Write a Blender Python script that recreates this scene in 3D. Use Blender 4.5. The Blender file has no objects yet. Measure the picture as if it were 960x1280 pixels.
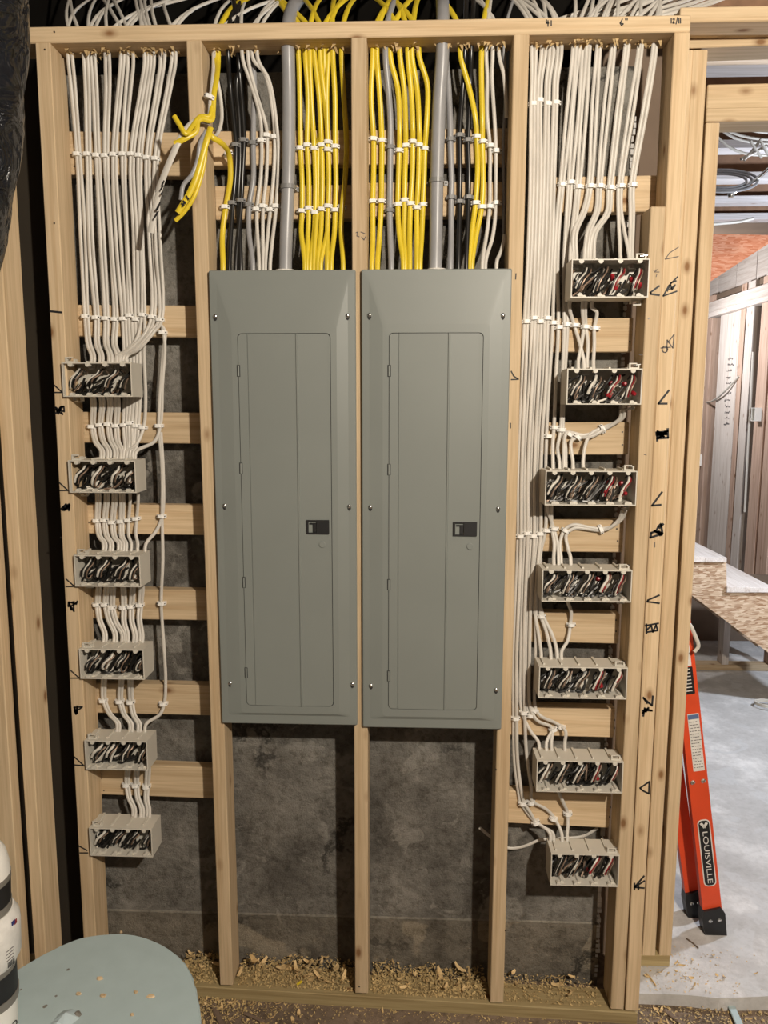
import bpy, bmesh, math, random
from mathutils import Vector, Matrix
random.seed(7)
scene = bpy.context.scene
COL = scene.collection

# ------------------------------------------------------------------ camera, world, lights, exposure
F = 961.0
CAM = Vector((0.14342, -2.02312, 1.75024))
ROT = Matrix(((0.99921, -0.03915, -0.00648), (0.03968, 0.98930, 0.14037), (0.00092, -0.14052, 0.99008)))  # columns: right, forward, up
cd = bpy.data.cameras.new('camera'); cam = bpy.data.objects.new('camera', cd); COL.objects.link(cam)
cd.sensor_fit = 'VERTICAL'; cd.sensor_height = 36.0; cd.lens = F / 1280 * 36.0
cd.clip_start = 0.02
r_, f_, u_ = ROT.col[0], ROT.col[1], ROT.col[2]
cam.matrix_world = Matrix(((r_.x, u_.x, -f_.x, CAM.x), (r_.y, u_.y, -f_.y, CAM.y), (r_.z, u_.z, -f_.z, CAM.z), (0, 0, 0, 1)))
scene.camera = cam
w = bpy.data.worlds.new('world'); scene.world = w; w.use_nodes = True
w.node_tree.nodes['Background'].inputs[0].default_value = (1.0, 0.92, 0.82, 1)
w.node_tree.nodes['Background'].inputs[1].default_value = 0.07
def lamp(name, kind, loc, energy, color, size):
    l = bpy.data.lights.new(name, kind); l.energy = energy; l.color = color
    if kind == 'POINT': l.shadow_soft_size = size
    else: l.size = size
    o = bpy.data.objects.new(name, l); o.location = loc; COL.objects.link(o); return o
lamp('ceiling_bulb', 'POINT', (1.2, -2.6, 2.72), 372, (1.0, 0.905, 0.765), 0.045)
lamp('room_fill', 'POINT', (2.75, 1.35, 1.95), 175, (0.80, 0.88, 1.0), 0.08)  # added unseen point light that brightens the next room
lamp('far_fill', 'POINT', (2.1, 4.9, 2.35), 72, (0.97, 0.95, 0.95), 0.08)  # second added light, out of view, lifting the far studs
vs = scene.view_settings
vs.view_transform = 'Standard'; vs.look = 'None'; vs.gamma = 1.0; vs.use_curve_mapping = False; vs.exposure = 0.0

# ------------------------------------------------------------------ geometry helpers
def ray(px, py): return ROT @ Vector(((px - 480) / F, 1, -(py - 640) / F))
def at(px, py, Y=0.0):                       # point of the view ray that lies on the plane y = Y
    d = ray(px, py); return CAM + d * ((Y - CAM.y) / d.y)
def atZ(px, py, Z=0.0):
    d = ray(px, py); return CAM + d * ((Z - CAM.z) / d.z)
def atX(px, py, X):
    d = ray(px, py); return CAM + d * ((X - CAM.x) / d.x)

def link(name, me, mats, parent=None, loc=None):
    o = bpy.data.objects.new(name, me); COL.objects.link(o)
    if mats is not None and not me.materials:
        for m in (mats if isinstance(mats, (list, tuple)) else [mats]): me.materials.append(m)
    if parent: o.parent = parent
    if loc is not None: o.location = loc
    return o
def empty(name, loc=(0, 0, 0), parent=None):
    o = bpy.data.objects.new(name, None); o.location = loc; o.empty_display_size = 0.05; COL.objects.link(o)
    if parent: o.parent = parent
    return o
def tag(o, label=None, cat=None, group=None, kind=None):
    if label: o['label'] = label
    if cat: o['category'] = cat
    if group: o['group'] = group
    if kind: o['kind'] = kind
    return o
class MB:
    def __init__(s): s.v = []; s.f = []; s.m = []
    def add(s, vs, fs, mi=0):
        b = len(s.v); s.v += [tuple(v) for v in vs]; s.f += [tuple(i + b for i in f) for f in fs]; s.m += [mi] * len(fs); return s
    def box(s, a, b, mi=0):
        x0, y0, z0 = a; x1, y1, z1 = b
        return s.add([(x0,y0,z0),(x1,y0,z0),(x1,y1,z0),(x0,y1,z0),(x0,y0,z1),(x1,y0,z1),(x1,y1,z1),(x0,y1,z1)],
                     [(0,3,2,1),(4,5,6,7),(0,1,5,4),(1,2,6,5),(2,3,7,6),(3,0,4,7)], mi)
    def prism(s, poly, y0, y1, mi=0):        # polygon in x,z pushed along y; counter-clockwise seen from -y
        n = len(poly)
        vs = [(x, y0, z) for x, z in poly] + [(x, y1, z) for x, z in poly]
        fs = [tuple(range(n)), tuple(range(2 * n - 1, n - 1, -1))] + [((i + 1) % n, i, i + n, (i + 1) % n + n) for i in range(n)]
        return s.add(vs, fs, mi)
    def lathe(s, prof, n=16, c=(0, 0, 0), mi=0, caps=True):      # profile (r, z) about the z axis
        vs = []; fs = []
        for r, z in prof:
            for k in range(n):
                a = 2 * math.pi * k / n; vs.append((c[0] + r * math.cos(a), c[1] + r * math.sin(a), c[2] + z))
        for i in range(len(prof) - 1):
            for k in range(n):
                k2 = (k + 1) % n; fs.append((i * n + k, i * n + k2, (i + 1) * n + k2, (i + 1) * n + k))
        if caps:
            fs.append(tuple(range(n - 1, -1, -1))); fs.append(tuple(range((len(prof) - 1) * n, len(prof) * n)))
        return s.add(vs, fs, mi)
    def mesh(s, name, smooth=False):
        me = bpy.data.meshes.new(name); me.from_pydata(s.v, [], s.f)
        for p, mi in zip(me.polygons, s.m): p.material_index = mi; p.use_smooth = smooth
        me.update()
        if smooth: me.set_sharp_from_angle(angle=math.radians(50))
        return me
def cham_box(sx, sy, sz, bev=0.002, seg=1):   # centred box with eased edges
    bm = bmesh.new(); bmesh.ops.create_cube(bm, size=1.0)
    for v in bm.verts: v.co = Vector((v.co.x * sx, v.co.y * sy, v.co.z * sz))
    if bev: bmesh.ops.bevel(bm, geom=list(bm.edges), offset=bev, segments=seg, affect='EDGES')
    me = bpy.data.meshes.new('block'); bm.to_mesh(me); bm.free(); return me
def catmull(P, per=5):
    P = [Vector(p) for p in P]
    if len(P) < 3: return P
    Q = [P[0] * 2 - P[1]] + P + [P[-1] * 2 - P[-2]]; out = []
    for i in range(1, len(Q) - 2):
        p0, p1, p2, p3 = Q[i - 1], Q[i], Q[i + 1], Q[i + 2]
        t0 = 0; t1 = max((p1 - p0).length, 1e-5) ** .5; t2 = t1 + max((p2 - p1).length, 1e-5) ** .5; t3 = t2 + max((p3 - p2).length, 1e-5) ** .5
        for k in range(per):
            t = t1 + (t2 - t1) * k / per
            a1 = p0 * ((t1 - t) / (t1 - t0)) + p1 * ((t - t0) / (t1 - t0)); a2 = p1 * ((t2 - t) / (t2 - t1)) + p2 * ((t - t1) / (t2 - t1)); a3 = p2 * ((t3 - t) / (t3 - t2)) + p3 * ((t - t2) / (t3 - t2))
            b1 = a1 * ((t2 - t) / (t2 - t0)) + a2 * ((t - t0) / (t2 - t0)); b2 = a2 * ((t3 - t) / (t3 - t1)) + a3 * ((t - t1) / (t3 - t1))
            out.append(b1 * ((t2 - t) / (t2 - t1)) + b2 * ((t - t1) / (t2 - t1)))
    out.append(P[-1]); return out
def tube(mb, P, rx, ry=None, n=8, mi=0, per=5, w0=(1, 0, 0), smooth_path=True, tip=None):
    ry = ry or rx
    C = catmull(P, per) if smooth_path else [Vector(p) for p in P]
    w = Vector(w0); vs = []; fs = []
    for i, c in enumerate(C):
        t = (C[min(i + 1, len(C) - 1)] - C[max(i - 1, 0)]).normalized()
        wf = t.cross(Vector((0, 1, 0)))
        if wf.length > .35: w = wf if wf.dot(w) >= 0 else -wf
        w = w - t * w.dot(t)
        if w.length < 1e-4: w = t.orthogonal()
        w.normalize(); d = t.cross(w)
        for k in range(n):
            a = 2 * math.pi * k / n; vs.append(c + w * (rx * math.cos(a)) + d * (ry * math.sin(a)))
    for i in range(len(C) - 1):
        for k in range(n):
            k2 = (k + 1) % n; fs.append((i * n + k2, i * n + k, (i + 1) * n + k, (i + 1) * n + k2))
    fs.append(tuple(range(n))); L = (len(C) - 1) * n; fs.append(tuple(range(L + n - 1, L - 1, -1)))
    b = len(mb.f); mb.add(vs, fs, mi)
    if tip is not None: mb.m[-1] = tip; mb.m[b + len(fs) - 2] = tip
    return mb
ORD = ['first', 'second', 'third', 'fourth', 'fifth', 'sixth', 'seventh', 'eighth', 'ninth', 'tenth', 'eleventh', 'twelfth', 'thirteenth', 'fourteenth', 'fifteenth', 'sixteenth']

# ------------------------------------------------------------------ materials
def mat(name, base=(0.5, 0.5, 0.5), rough=0.6, metal=0.0, spec=0.5):
    m = bpy.data.materials.new(name); m.use_nodes = True; b = m.node_tree.nodes['Principled BSDF']
    b.inputs['Base Color'].default_value = (*base, 1); b.inputs['Roughness'].default_value = rough; b.inputs['Metallic'].default_value = metal
    b.inputs['Specular IOR Level'].default_value = spec; return m
class NT:
    def __init__(s, m): s.m = m; s.t = m.node_tree; s.b = s.t.nodes['Principled BSDF']
    def n(s, kind, **kw):
        x = s.t.nodes.new(kind)
        for k, v in kw.items():
            if k in x.inputs.keys(): x.inputs[k].default_value = v
            else: setattr(x, k, v)
        return x
    def l(s, a, b): s.t.links.new(a, b)
    def ramp(s, fac, stops):
        r = s.n('ShaderNodeValToRGB'); e = r.color_ramp.elements
        while len(e) < len(stops): e.new(0.5)
        for el, (p, c) in zip(e, stops): el.position = p; el.color = (*c, 1) if len(c) == 3 else c
        s.l(fac, r.inputs[0]); return r.outputs[0]
    def mix(s, fac, a, b, mode='MIX'):
        x = s.n('ShaderNodeMix', data_type='RGBA', blend_type=mode)
        for sock, v in ((x.inputs[0], fac), (x.inputs[6], a), (x.inputs[7], b)):
            if hasattr(v, 'links'): s.l(v, sock)
            else: sock.default_value = v if not isinstance(v, tuple) or len(v) == 4 else (*v, 1)
        return x.outputs[2]
    def bump(s, h, strength=0.3, dist=0.01):
        x = s.n('ShaderNodeBump'); x.inputs['Strength'].default_value = strength; x.inputs['Distance'].default_value = dist
        s.l(h, x.inputs['Height']); s.l(x.outputs[0], s.b.inputs['Normal'])
    def coords(s, scale=(1, 1, 1), rand=True):
        tc = s.n('ShaderNodeTexCoord'); mp = s.n('ShaderNodeMapping'); mp.inputs['Scale'].default_value = scale
        if rand:
            oi = s.n('ShaderNodeObjectInfo'); ml = s.n('ShaderNodeMath', operation='MULTIPLY'); ml.inputs[1].default_value = 37.0
            s.l(oi.outputs['Random'], ml.inputs[0]); ad = s.n('ShaderNodeVectorMath', operation='ADD'); s.l(tc.outputs['Object'], ad.inputs[0]); s.l(ml.outputs[0], ad.inputs[1]); s.l(ad.outputs[0], mp.inputs[0])
        else: s.l(tc.outputs['Object'], mp.inputs[0])
        return mp.outputs[0]
def wood(name, light, dark, knot=(0.20, 0.09, 0.03), rough=0.7, vary=0.18):
    # lumber meshes run along their local x axis
    m = mat(name, light, rough, 0, 0.25); t = NT(m)
    c1 = t.coords((0.55, 16, 16)); no = t.n('ShaderNodeTexNoise', Scale=2.2, Detail=6.0, Roughness=0.6, Distortion=0.6); t.l(c1, no.inputs['Vector'])
    col = t.ramp(no.outputs['Fac'], [(0.30, dark), (0.52, light), (0.75, tuple(min(1, v * 1.08) for v in light))])
    c2 = t.coords((2.0, 60, 60)); n2 = t.n('ShaderNodeTexNoise', Scale=3.0, Detail=4.0); t.l(c2, n2.inputs['Vector'])
    fine = t.ramp(n2.outputs['Fac'], [(0.35, (0.82, 0.80, 0.76)), (0.6, (1, 1, 1))])
    col = t.mix(0.8, col, fine, 'MULTIPLY')
    c3 = t.coords((6.0, 11, 11)); vo = t.n('ShaderNodeTexVoronoi', Scale=1.0); t.l(c3, vo.inputs['Vector'])
    kn = t.ramp(vo.outputs['Distance'], [(0.05, (0.9, 0.9, 0.9)), (0.10, (0.35, 0.35, 0.35)), (0.17, (0, 0, 0))])
    col = t.mix(kn, col, knot)
    oi = t.n('ShaderNodeObjectInfo'); v = t.n('ShaderNodeMapRange'); v.inputs[3].default_value = 1 - vary; v.inputs[4].default_value = 1 + vary * 0.4; t.l(oi.outputs['Random'], v.inputs[0])
    hs = t.n('ShaderNodeHueSaturation'); t.l(v.outputs[0], hs.inputs['Value']); t.l(col, hs.inputs['Color']); t.l(hs.outputs[0], t.b.inputs['Base Color'])
    t.bump(n2.outputs['Fac'], 0.12, 0.004); return m
def plastic(name, base, rough=0.45, var=0.12, scale=14):
    m = mat(name, base, rough); t = NT(m); no = t.n('ShaderNodeTexNoise', Scale=scale, Detail=4.0); t.l(t.coords(), no.inputs['Vector'])
    c = t.ramp(no.outputs['Fac'], [(0.3, tuple(v * (1 - var) for v in base)), (0.7, tuple(min(1, v * (1 + var * 0.4)) for v in base))]); t.l(c, t.b.inputs['Base Color']); return m
M = {}
M['wood'] = wood('spruce_wood', (0.64, 0.49, 0.315), (0.54, 0.385, 0.225))
M['wood_pale'] = wood('pale_whitewashed_wood', (0.72, 0.66, 0.62), (0.58, 0.50, 0.45), (0.35, 0.25, 0.2))
M['wood_pink'] = wood('pinkish_wood', (0.62, 0.45, 0.36), (0.46, 0.30, 0.23))
M['treated'] = wood('treated_wood', (0.42, 0.33, 0.17), (0.28, 0.20, 0.09))
M['cable_white'] = plastic('white_cable_jacket', (0.60, 0.57, 0.52), 0.42)
M['cable_yellow'] = plastic('yellow_cable_jacket', (0.70, 0.53, 0.03), 0.35)
M['cable_grey'] = plastic('grey_cable_jacket', (0.30, 0.30, 0.31), 0.35)
M['cable_black'] = plastic('black_cable_jacket', (0.012, 0.012, 0.012), 0.28)
M['clip'] = plastic('white_clip_plastic', (0.86, 0.85, 0.82), 0.4, 0.05)
M['clip_grey'] = plastic('grey_clip_plastic', (0.22, 0.22, 0.22), 0.4, 0.05)
M['nail'] = mat('nail_steel', (0.10, 0.09, 0.08), 0.4, 0.8)
M['steel'] = mat('zinc_steel', (0.65, 0.65, 0.63), 0.25, 1.0)
M['box'] = plastic('switch_box_plastic', (0.60, 0.57, 0.50), 0.5, 0.06)
M['panel'] = plastic('grey_panel_enamel', (0.205, 0.222, 0.207), 0.45, 0.04, 5)
M['black'] = plastic('black_plastic', (0.010, 0.010, 0.011), 0.5)
M['dark_gap'] = mat('recess_shade', (0.02, 0.02, 0.02), 0.8)  # near-black stands for the shade in panel gaps, slots and latch recess
M['ink'] = mat('marker_ink', (0.012, 0.012, 0.014), 0.6)
M['pencil'] = mat('pencil_lead', (0.10, 0.09, 0.09), 0.7)
M['copper'] = mat('bare_copper', (0.27, 0.19, 0.14), 0.45, 0.5)
M['w_white'] = mat('white_wire', (0.60, 0.57, 0.51), 0.4)
M['w_black'] = mat('black_wire', (0.012, 0.011, 0.010), 0.35)
M['w_red'] = mat('red_wire', (0.25, 0.012, 0.018), 0.4)
M['cap_red'] = mat('red_wire_nut', (0.30, 0.012, 0.02), 0.4)
M['chip'] = wood('shaving_wood', (0.74, 0.54, 0.28), (0.60, 0.40, 0.18), vary=0.25)
M['dust'] = plastic('sawdust', (0.56, 0.41, 0.19), 0.8, 0.4, 90)
M['orange'] = plastic('orange_fibreglass', (0.72, 0.075, 0.02), 0.45, 0.10)
M['label_white'] = plastic('white_label_paper', (0.74, 0.73, 0.70), 0.5, 0.12, 60)
M['white'] = plastic('white_plastic', (0.78, 0.77, 0.73), 0.4, 0.05)
M['grey_band'] = mat('grey_band', (0.18, 0.17, 0.15), 0.5)
def concrete(name, a, b, patch, bump=0.5, fleck=0.85, crack=False):
    m = mat(name, a, 0.9, 0, 0.2); t = NT(m)
    co = t.coords((1, 1, 1), False)
    n1 = t.n('ShaderNodeTexNoise', Scale=3.2, Detail=10.0, Roughness=0.68); t.l(co, n1.inputs['Vector'])
    col = t.ramp(n1.outputs['Fac'], [(0.36, b), (0.51, a), (0.66, tuple(v * 1.4 for v in a))])
    n2 = t.n('ShaderNodeTexNoise', Scale=4.5, Detail=3.0, Roughness=0.45, Distortion=0.7); t.l(co, n2.inputs['Vector'])
    pm = t.ramp(n2.outputs['Fac'], [(0.585, (0, 0, 0)), (0.605, (0.7, 0.7, 0.7))])
    col = t.mix(pm, col, patch)
    n3 = t.n('ShaderNodeTexNoise', Scale=38.0, Detail=8.0, Roughness=0.75); t.l(co, n3.inputs['Vector'])
    sp = t.ramp(n3.outputs['Fac'], [(0.36, (0.55, 0.53, 0.50)), (0.52, (1, 1, 1))])
    col = t.mix(fleck, col, sp, 'MULTIPLY'); t.l(col, t.b.inputs['Base Color'])
    ad = t.n('ShaderNodeMath', operation='ADD'); t.l(n1.outputs['Fac'], ad.inputs[0]); t.l(n3.outputs['Fac'], ad.inputs[1])
    if crack:
        nw = t.n('ShaderNodeTexNoise', Scale=3.0, Detail=6.0, Roughness=0.7); t.l(co, nw.inputs['Vector']); wv = t.mix(0.30, co, nw.outputs['Color'])
        vo = t.n('ShaderNodeTexVoronoi', Scale=2.6, feature='DISTANCE_TO_EDGE'); t.l(wv, vo.inputs['Vector'])
        ck = t.ramp(vo.outputs['Distance'], [(0.0, (1, 1, 1)), (0.012, (0.7, 0.7, 0.7)), (0.026, (0, 0, 0))])
        n5 = t.n('ShaderNodeTexNoise', Scale=2.2, Detail=3.0); t.l(co, n5.inputs['Vector']); gate = t.ramp(n5.outputs['Fac'], [(0.44, (0, 0, 0)), (0.52, (0.9, 0.9, 0.9))])
        ck = t.mix(1.0, ck, gate, 'MULTIPLY'); col2 = t.mix(ck, col, tuple(v * 0.35 for v in b))
        n6 = t.n('ShaderNodeTexNoise', Scale=14.0, Detail=5.0, Roughness=0.6, Distortion=1.2); t.l(co, n6.inputs['Vector'])
        wm = t.ramp(n6.outputs['Fac'], [(0.60, (0, 0, 0)), (0.68, (0.6, 0.6, 0.6))]); col2 = t.mix(wm, col2, tuple(v * 1.5 for v in a)); t.l(col2, t.b.inputs['Base Color'])
    t.bump(ad.outputs[0], bump, 0.012); return m
M['concrete'] = concrete('foundation_concrete', (0.205, 0.193, 0.172), (0.105, 0.097, 0.086), (0.30, 0.285, 0.255), 0.9, 0.85, True)
M['footing'] = concrete('footing_concrete', (0.185, 0.165, 0.135), (0.09, 0.08, 0.066), (0.33, 0.285, 0.215), 0.9, 0.85, True); M['mortar'] = concrete('joint_mortar', (0.27, 0.25, 0.21), (0.15, 0.135, 0.115), (0.33, 0.30, 0.25))
M['slab'] = concrete('slab_concrete', (0.52, 0.51, 0.50), (0.44, 0.43, 0.42), (0.55, 0.55, 0.55), 0.15, 0.25)
M['dirt'] = concrete('dirty_floor', (0.20, 0.15, 0.11), (0.12, 0.09, 0.065), (0.24, 0.18, 0.13), 0.5)
M['brown'] = plastic('brown_board', (0.17, 0.12, 0.085), 0.8, 0.15, 6)
M['web'] = plastic('joist_web_board', (0.30, 0.17, 0.10), 0.8, 0.25, 20)
M['flange'] = wood('white_joist_flange', (0.74, 0.70, 0.70), (0.62, 0.57, 0.56), (0.4, 0.3, 0.25))
M['dark_void'] = plastic('unlit_cavity', (0.010, 0.009, 0.008), 1.0, 0.3, 8); M['dark_void'].node_tree.nodes['Principled BSDF'].inputs['Specular IOR Level'].default_value = 0.0  # black stands in for the unlit joist space behind the top plate
def osb(name, a, b, c):
    m = mat(name, a, 0.8, 0, 0.2); t = NT(m); co = t.coords((1, 1, 1)); v = t.n('ShaderNodeTexVoronoi', Scale=34.0); mp = t.n('ShaderNodeMapping'); mp.inputs['Scale'].default_value = (1.0, 1.0, 4.5); mp.inputs['Rotation'].default_value = (0.3, 0.7, 0.0)
    no = t.n('ShaderNodeTexNoise', Scale=5.0, Detail=2.0); t.l(co, no.inputs['Vector']); ad = t.mix(0.035, co, no.outputs['Color']); t.l(ad, mp.inputs[0]); t.l(mp.outputs[0], v.inputs['Vector'])
    sx = t.n('ShaderNodeSeparateColor'); t.l(v.outputs['Color'], sx.inputs[0])
    col = t.ramp(sx.outputs[0], [(0.1, b), (0.5, a), (0.95, c)]); t.l(col, t.b.inputs['Base Color']); t.bump(sx.outputs[1], 0.2, 0.004); return m
M['osb'] = osb('oriented_strand_board', (0.52, 0.37, 0.25), (0.32, 0.19, 0.11), (0.66, 0.52, 0.38))
M['osb_red'] = osb('orange_sheathing', (0.60, 0.24, 0.13), (0.50, 0.17, 0.08), (0.66, 0.32, 0.19))
m = plastic('rigid_foam', (0.40, 0.50, 0.52), 0.75, 0.05, 20); M['foam'] = m
m = mat('black_duct_film', (0.010, 0.011, 0.014), 0.22); t = NT(m); no = t.n('ShaderNodeTexNoise', Scale=7.0, Detail=3.0, Distortion=2.0); t.l(t.coords((1, 1, 1.6), False), no.inputs['Vector']); t.bump(no.outputs['Fac'], 1.0, 0.05); M['duct'] = m

# ------------------------------------------------------------------ lumber
def lumber(name, p0, p1, wdt, dep, parent, m=None, side=None, bev=0.0022, kind=None):
    """board from p0 to p1 (centre line); dep is measured along y, wdt across"""
    p0 = Vector(p0); p1 = Vector(p1); x = (p1 - p0).normalized(); y = Vector(side) if side else Vector((0, 1, 0))
    y = (y - x * y.dot(x)).normalized(); z = x.cross(y)
    me = cham_box((p1 - p0).length, dep, wdt, bev)
    o = link(name, me, m or M['wood'], parent)
    o.matrix_local = Matrix(((x.x, y.x, z.x, 0), (x.y, y.y, z.y, 0), (x.z, y.z, z.z, 0), (0, 0, 0, 1))); o.location = (p0 + p1) / 2
    if kind: o['kind'] = kind
    return o
D = 0.089; W2 = 0.0381
wall_front = tag(empty('wall_front'), kind='structure')

# ------------------------------------------------------------------ setting: floor, concrete, ceilings
def fz(x): return -0.0047 - 0.0327 * x        # the rough floor falls a little to the right
mb = MB(); mb.add([(-2.2, -4, fz(-2.2)), (4.2, -4, fz(4.2)), (4.2, 0.6, fz(4.2)), (-2.2, 0.6, fz(-2.2)), (-2.2, -4, fz(-2.2) - .1), (4.2, -4, fz(4.2) - .1), (4.2, 0.6, fz(4.2) - .1), (-2.2, 0.6, fz(-2.2) - .1)],
   [(0,1,2,3),(7,6,5,4),(0,4,5,1),(1,5,6,2),(2,6,7,3),(3,7,4,0)])
tag(link('floor', mb.mesh('floor'), M['dirt']), kind='structure')
# raised slab of the next room, front edge slightly ragged
mb = MB(); n = 40; top = []; low = []
for i in range(n + 1):
    x = 0.80 + 3.4 * i / n; yy = 0.080 + 0.006 * math.sin(i * 1.7) + 0.004 * math.sin(i * 4.1)
    top.append((x, yy, 0.0)); low.append((x, yy - 0.004, fz(x) - 0.02))
vs = top + low + [(4.2, 7.2, 0), (0.80, 7.2, 0)]
fs = [(i, n + 1 + i, n + 2 + i, i + 1) for i in range(n)] + [tuple(list(range(n + 1)) + [2 * n + 2, 2 * n + 3])]
fs = [tuple(reversed(f)) if len(f) == 4 else f for f in fs]
tag(link('floor_slab', mb.add(vs, fs).mesh('slab'), M['slab']), kind='structure')
GW = 0.15
wall_back = tag(empty('wall_back'), kind='structure')
zj = at(350, 1143, GW).z; xe = 0.712
xl = -0.845
M['brown_dark'] = plastic('gap_shade_brown', (0.030, 0.022, 0.013), 0.95, 0.2, 6)  # shade put into the colour, for gaps beside and behind studs
link('dark_gap_board', MB().box((-2.2, GW - 0.012, -0.12), (xl, GW + 0.10, 2.62)).mesh('gap_board'), M['brown_dark'], wall_back)  # added dark piece in place of concrete, so the gap here stays dark
mb = MB().box((xl, GW, zj + 0.003), (xe, GW + 0.10, 2.62)); link('concrete_pour', mb.mesh('pour'), M['concrete'], wall_back)
mb = MB().box((xl, GW - 0.004, -0.12), (xe + 0.004, GW + 0.10, zj - 0.003)); link('concrete_footing', mb.mesh('footing'), M['footing'], wall_back)
mb = MB().box((xl, GW - 0.001, zj - 0.003), (xe - 0.01, GW + 0.09, zj + 0.003)); link('joint', mb.mesh('joint'), M['mortar'], wall_back)
# ragged mortar edge at the end of the concrete
mb = MB(); rnd = random.Random(3)
for i in range(150):
    z = 0.0 + 2.5 * i / 150; a = rnd.uniform(0.002, 0.009); h = rnd.uniform(.006, .016)
    mb.box((xe - 0.004, GW - 0.003 - a * .4, z), (xe + a, GW + 0.05, z + h))
link('mortar_edge', mb.mesh('mortar'), M['slab'], wall_back)
tag(link('wall_backing', MB().box((0.66, 0.290, -0.1), (0.905, 0.302, 2.9)).mesh('backing'), M['brown']), kind='structure')
tag(link('ceiling', MB().box((-2.2, -4, 3.10), (4.2, 7.2, 3.14)).mesh('ceiling'), M['brown']), kind='structure')
tag(link('wall_rim', MB().box((-2.2, 0.62, 2.5), (0.80, 0.66, 3.10)).mesh('rim'), M['dark_void']), kind='structure')  # rim painted black to pass for the unlit cavity above the plate
tag(link('wall_far', MB().box((0.4, 7.1, -0.1), (4.2, 7.2, 3.1)).mesh('far'), M['brown']), kind='structure')

# ------------------------------------------------------------------ framed wall: plates, studs, blocking
ZT = 2.6734
def stud(top, bot, parent=wall_front, wdt=W2, Y=0.0, m=None, dep=D):
    a = at(*top, Y); b = at(*bot, Y); a.y += dep / 2; b.y += dep / 2
    return lumber('stud', a, b, wdt, dep, parent, m)
tl, tr = at(28, 44, 0), at(863.5, 29, 0)
top_plate = lumber('top_plate', (tl.x - 0.3, D / 2, tl.z), (tr.x, D / 2, tr.z), W2, D, wall_front)
pb0, pb1 = at(250, 1240.5, 0), at(627, 1263.5, 0); sl = (pb1.z - pb0.z) / (pb1.x - pb0.x)
xr = at(797, 1270, 0).x
def pz(x): return pb0.z + sl * (x - pb0.x)       # centre height of the bottom plate
lumber('bottom_plate', (-1.35, D / 2, pz(-1.35)), (xr, D / 2, pz(xr)), W2, D, wall_front, M['treated'])
S = []
for (t0, b0) in (((53, 52.5), (113.5, 1200)), ((242, 50), (283, 1232)), ((448.5, 46), (452, 1242)), ((652, 42), (621, 1254))):
    S.append(stud(t0, b0))
stA = stud((823, 258), (771.5, 1262), wdt=0.0375); stB = stud((853, 40), (790, 1264))
YC_CLEAT = D                                   # blocking is nailed on behind the studs
def cleat(px0, px1, top, bot, Y=YC_CLEAT, m=None):
    (xa, ya), (xb, yb) = top; a = at(xa, ya, Y); b = at(xb, yb, Y); c = at(xa, bot[0], Y); d = at(xb, bot[1], Y)
    za = (a.z + c.z) / 2; zb = (b.z + d.z) / 2; h = ((a.z - c.z) + (b.z - d.z)) / 2
    return lumber('blocking', (at(px0, ya, Y).x, Y + 0.019, za), (at(px1, yb, Y).x, Y + 0.019, zb), h, W2, wall_front, m)
LCL = [((84, 164), (230, 166), 218, 221), ((93, 381), (250, 382), 420, 422), ((101, 515), (257, 516), 553, 555), ((106, 630), (262, 632), 667, 669),
       ((112, 736), (264, 738), 773, 776), ((120, 854), (268, 857), 891, 895), ((124, 955), (270, 960), 993, 999)]
for i, (a, b, c, d) in enumerate(LCL): cleat(a[0] - 6, b[0] + 14 if i else 262, (a, b), (c, d))
for a, b, c, d in (((262, 164), (440, 162), 207, 205), ((268, 232), (440, 231), 275, 273), ((455, 162), (640, 160), 206, 204), ((455, 228), (640, 227), 271, 270)):
    cleat(a[0], b[0], (a, b), (c, d))
RCL = [((700, 221), (828, 219), 266, 264, 690), ((706, 398), (792, 397), 440, 440, 640), ((700, 529), (787, 527), 568, 569, 634), ((684, 650), (780, 650), 689, 691, 634),
       ((672, 765), (775, 767), 802, 805, 634), ((640, 882), (769, 886), 919, 922, 632), ((638, 988), (764, 995), 1029, 1035, 630)]
for a, b, c, d, x0 in RCL: cleat(x0, b[0], (a, b), (c, d))
def boltdots(pts, Y, parent, r=0.0028):
    for px, py in pts:
        p = at(px, py, Y); mb = MB(); 
        vs = [(p.x + r * math.cos(a * math.pi / 3), p.y - 0.0012, p.z + r * math.sin(a * math.pi / 3)) for a in range(6)]; vs += [(x, y + 0.003, z) for x, y, z in vs]
        mb.add(vs, [tuple(range(6)), (11, 10, 9, 8, 7, 6)] + [((i + 1) % 6, i, i + 6, (i + 1) % 6 + 6) for i in range(6)])
        link('nail_head', mb.mesh('nail_head'), M['nail'], parent)
boltdots([(93.5, 396), (95, 411), (103, 527), (104.5, 541), (109, 640), (111, 653), (115, 746), (117, 762), (126, 973), (130, 988), (88, 193), (93, 208)], YC_CLEAT, wall_front, 0.0022)
boltdots([(787, 427), (778, 540), (778, 556), (771, 661), (772, 676), (770, 775), (770, 789), (768, 900), (768, 910), (763, 1009), (762, 1021)], YC_CLEAT, wall_front, 0.0025)
boltdots([(56, 62), (68, 279), (811, 398), (76, 672), (449, 1233), (632, 1163), (68, 40), (620, 962)], 0.0, wall_front, 0.0024)

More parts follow.
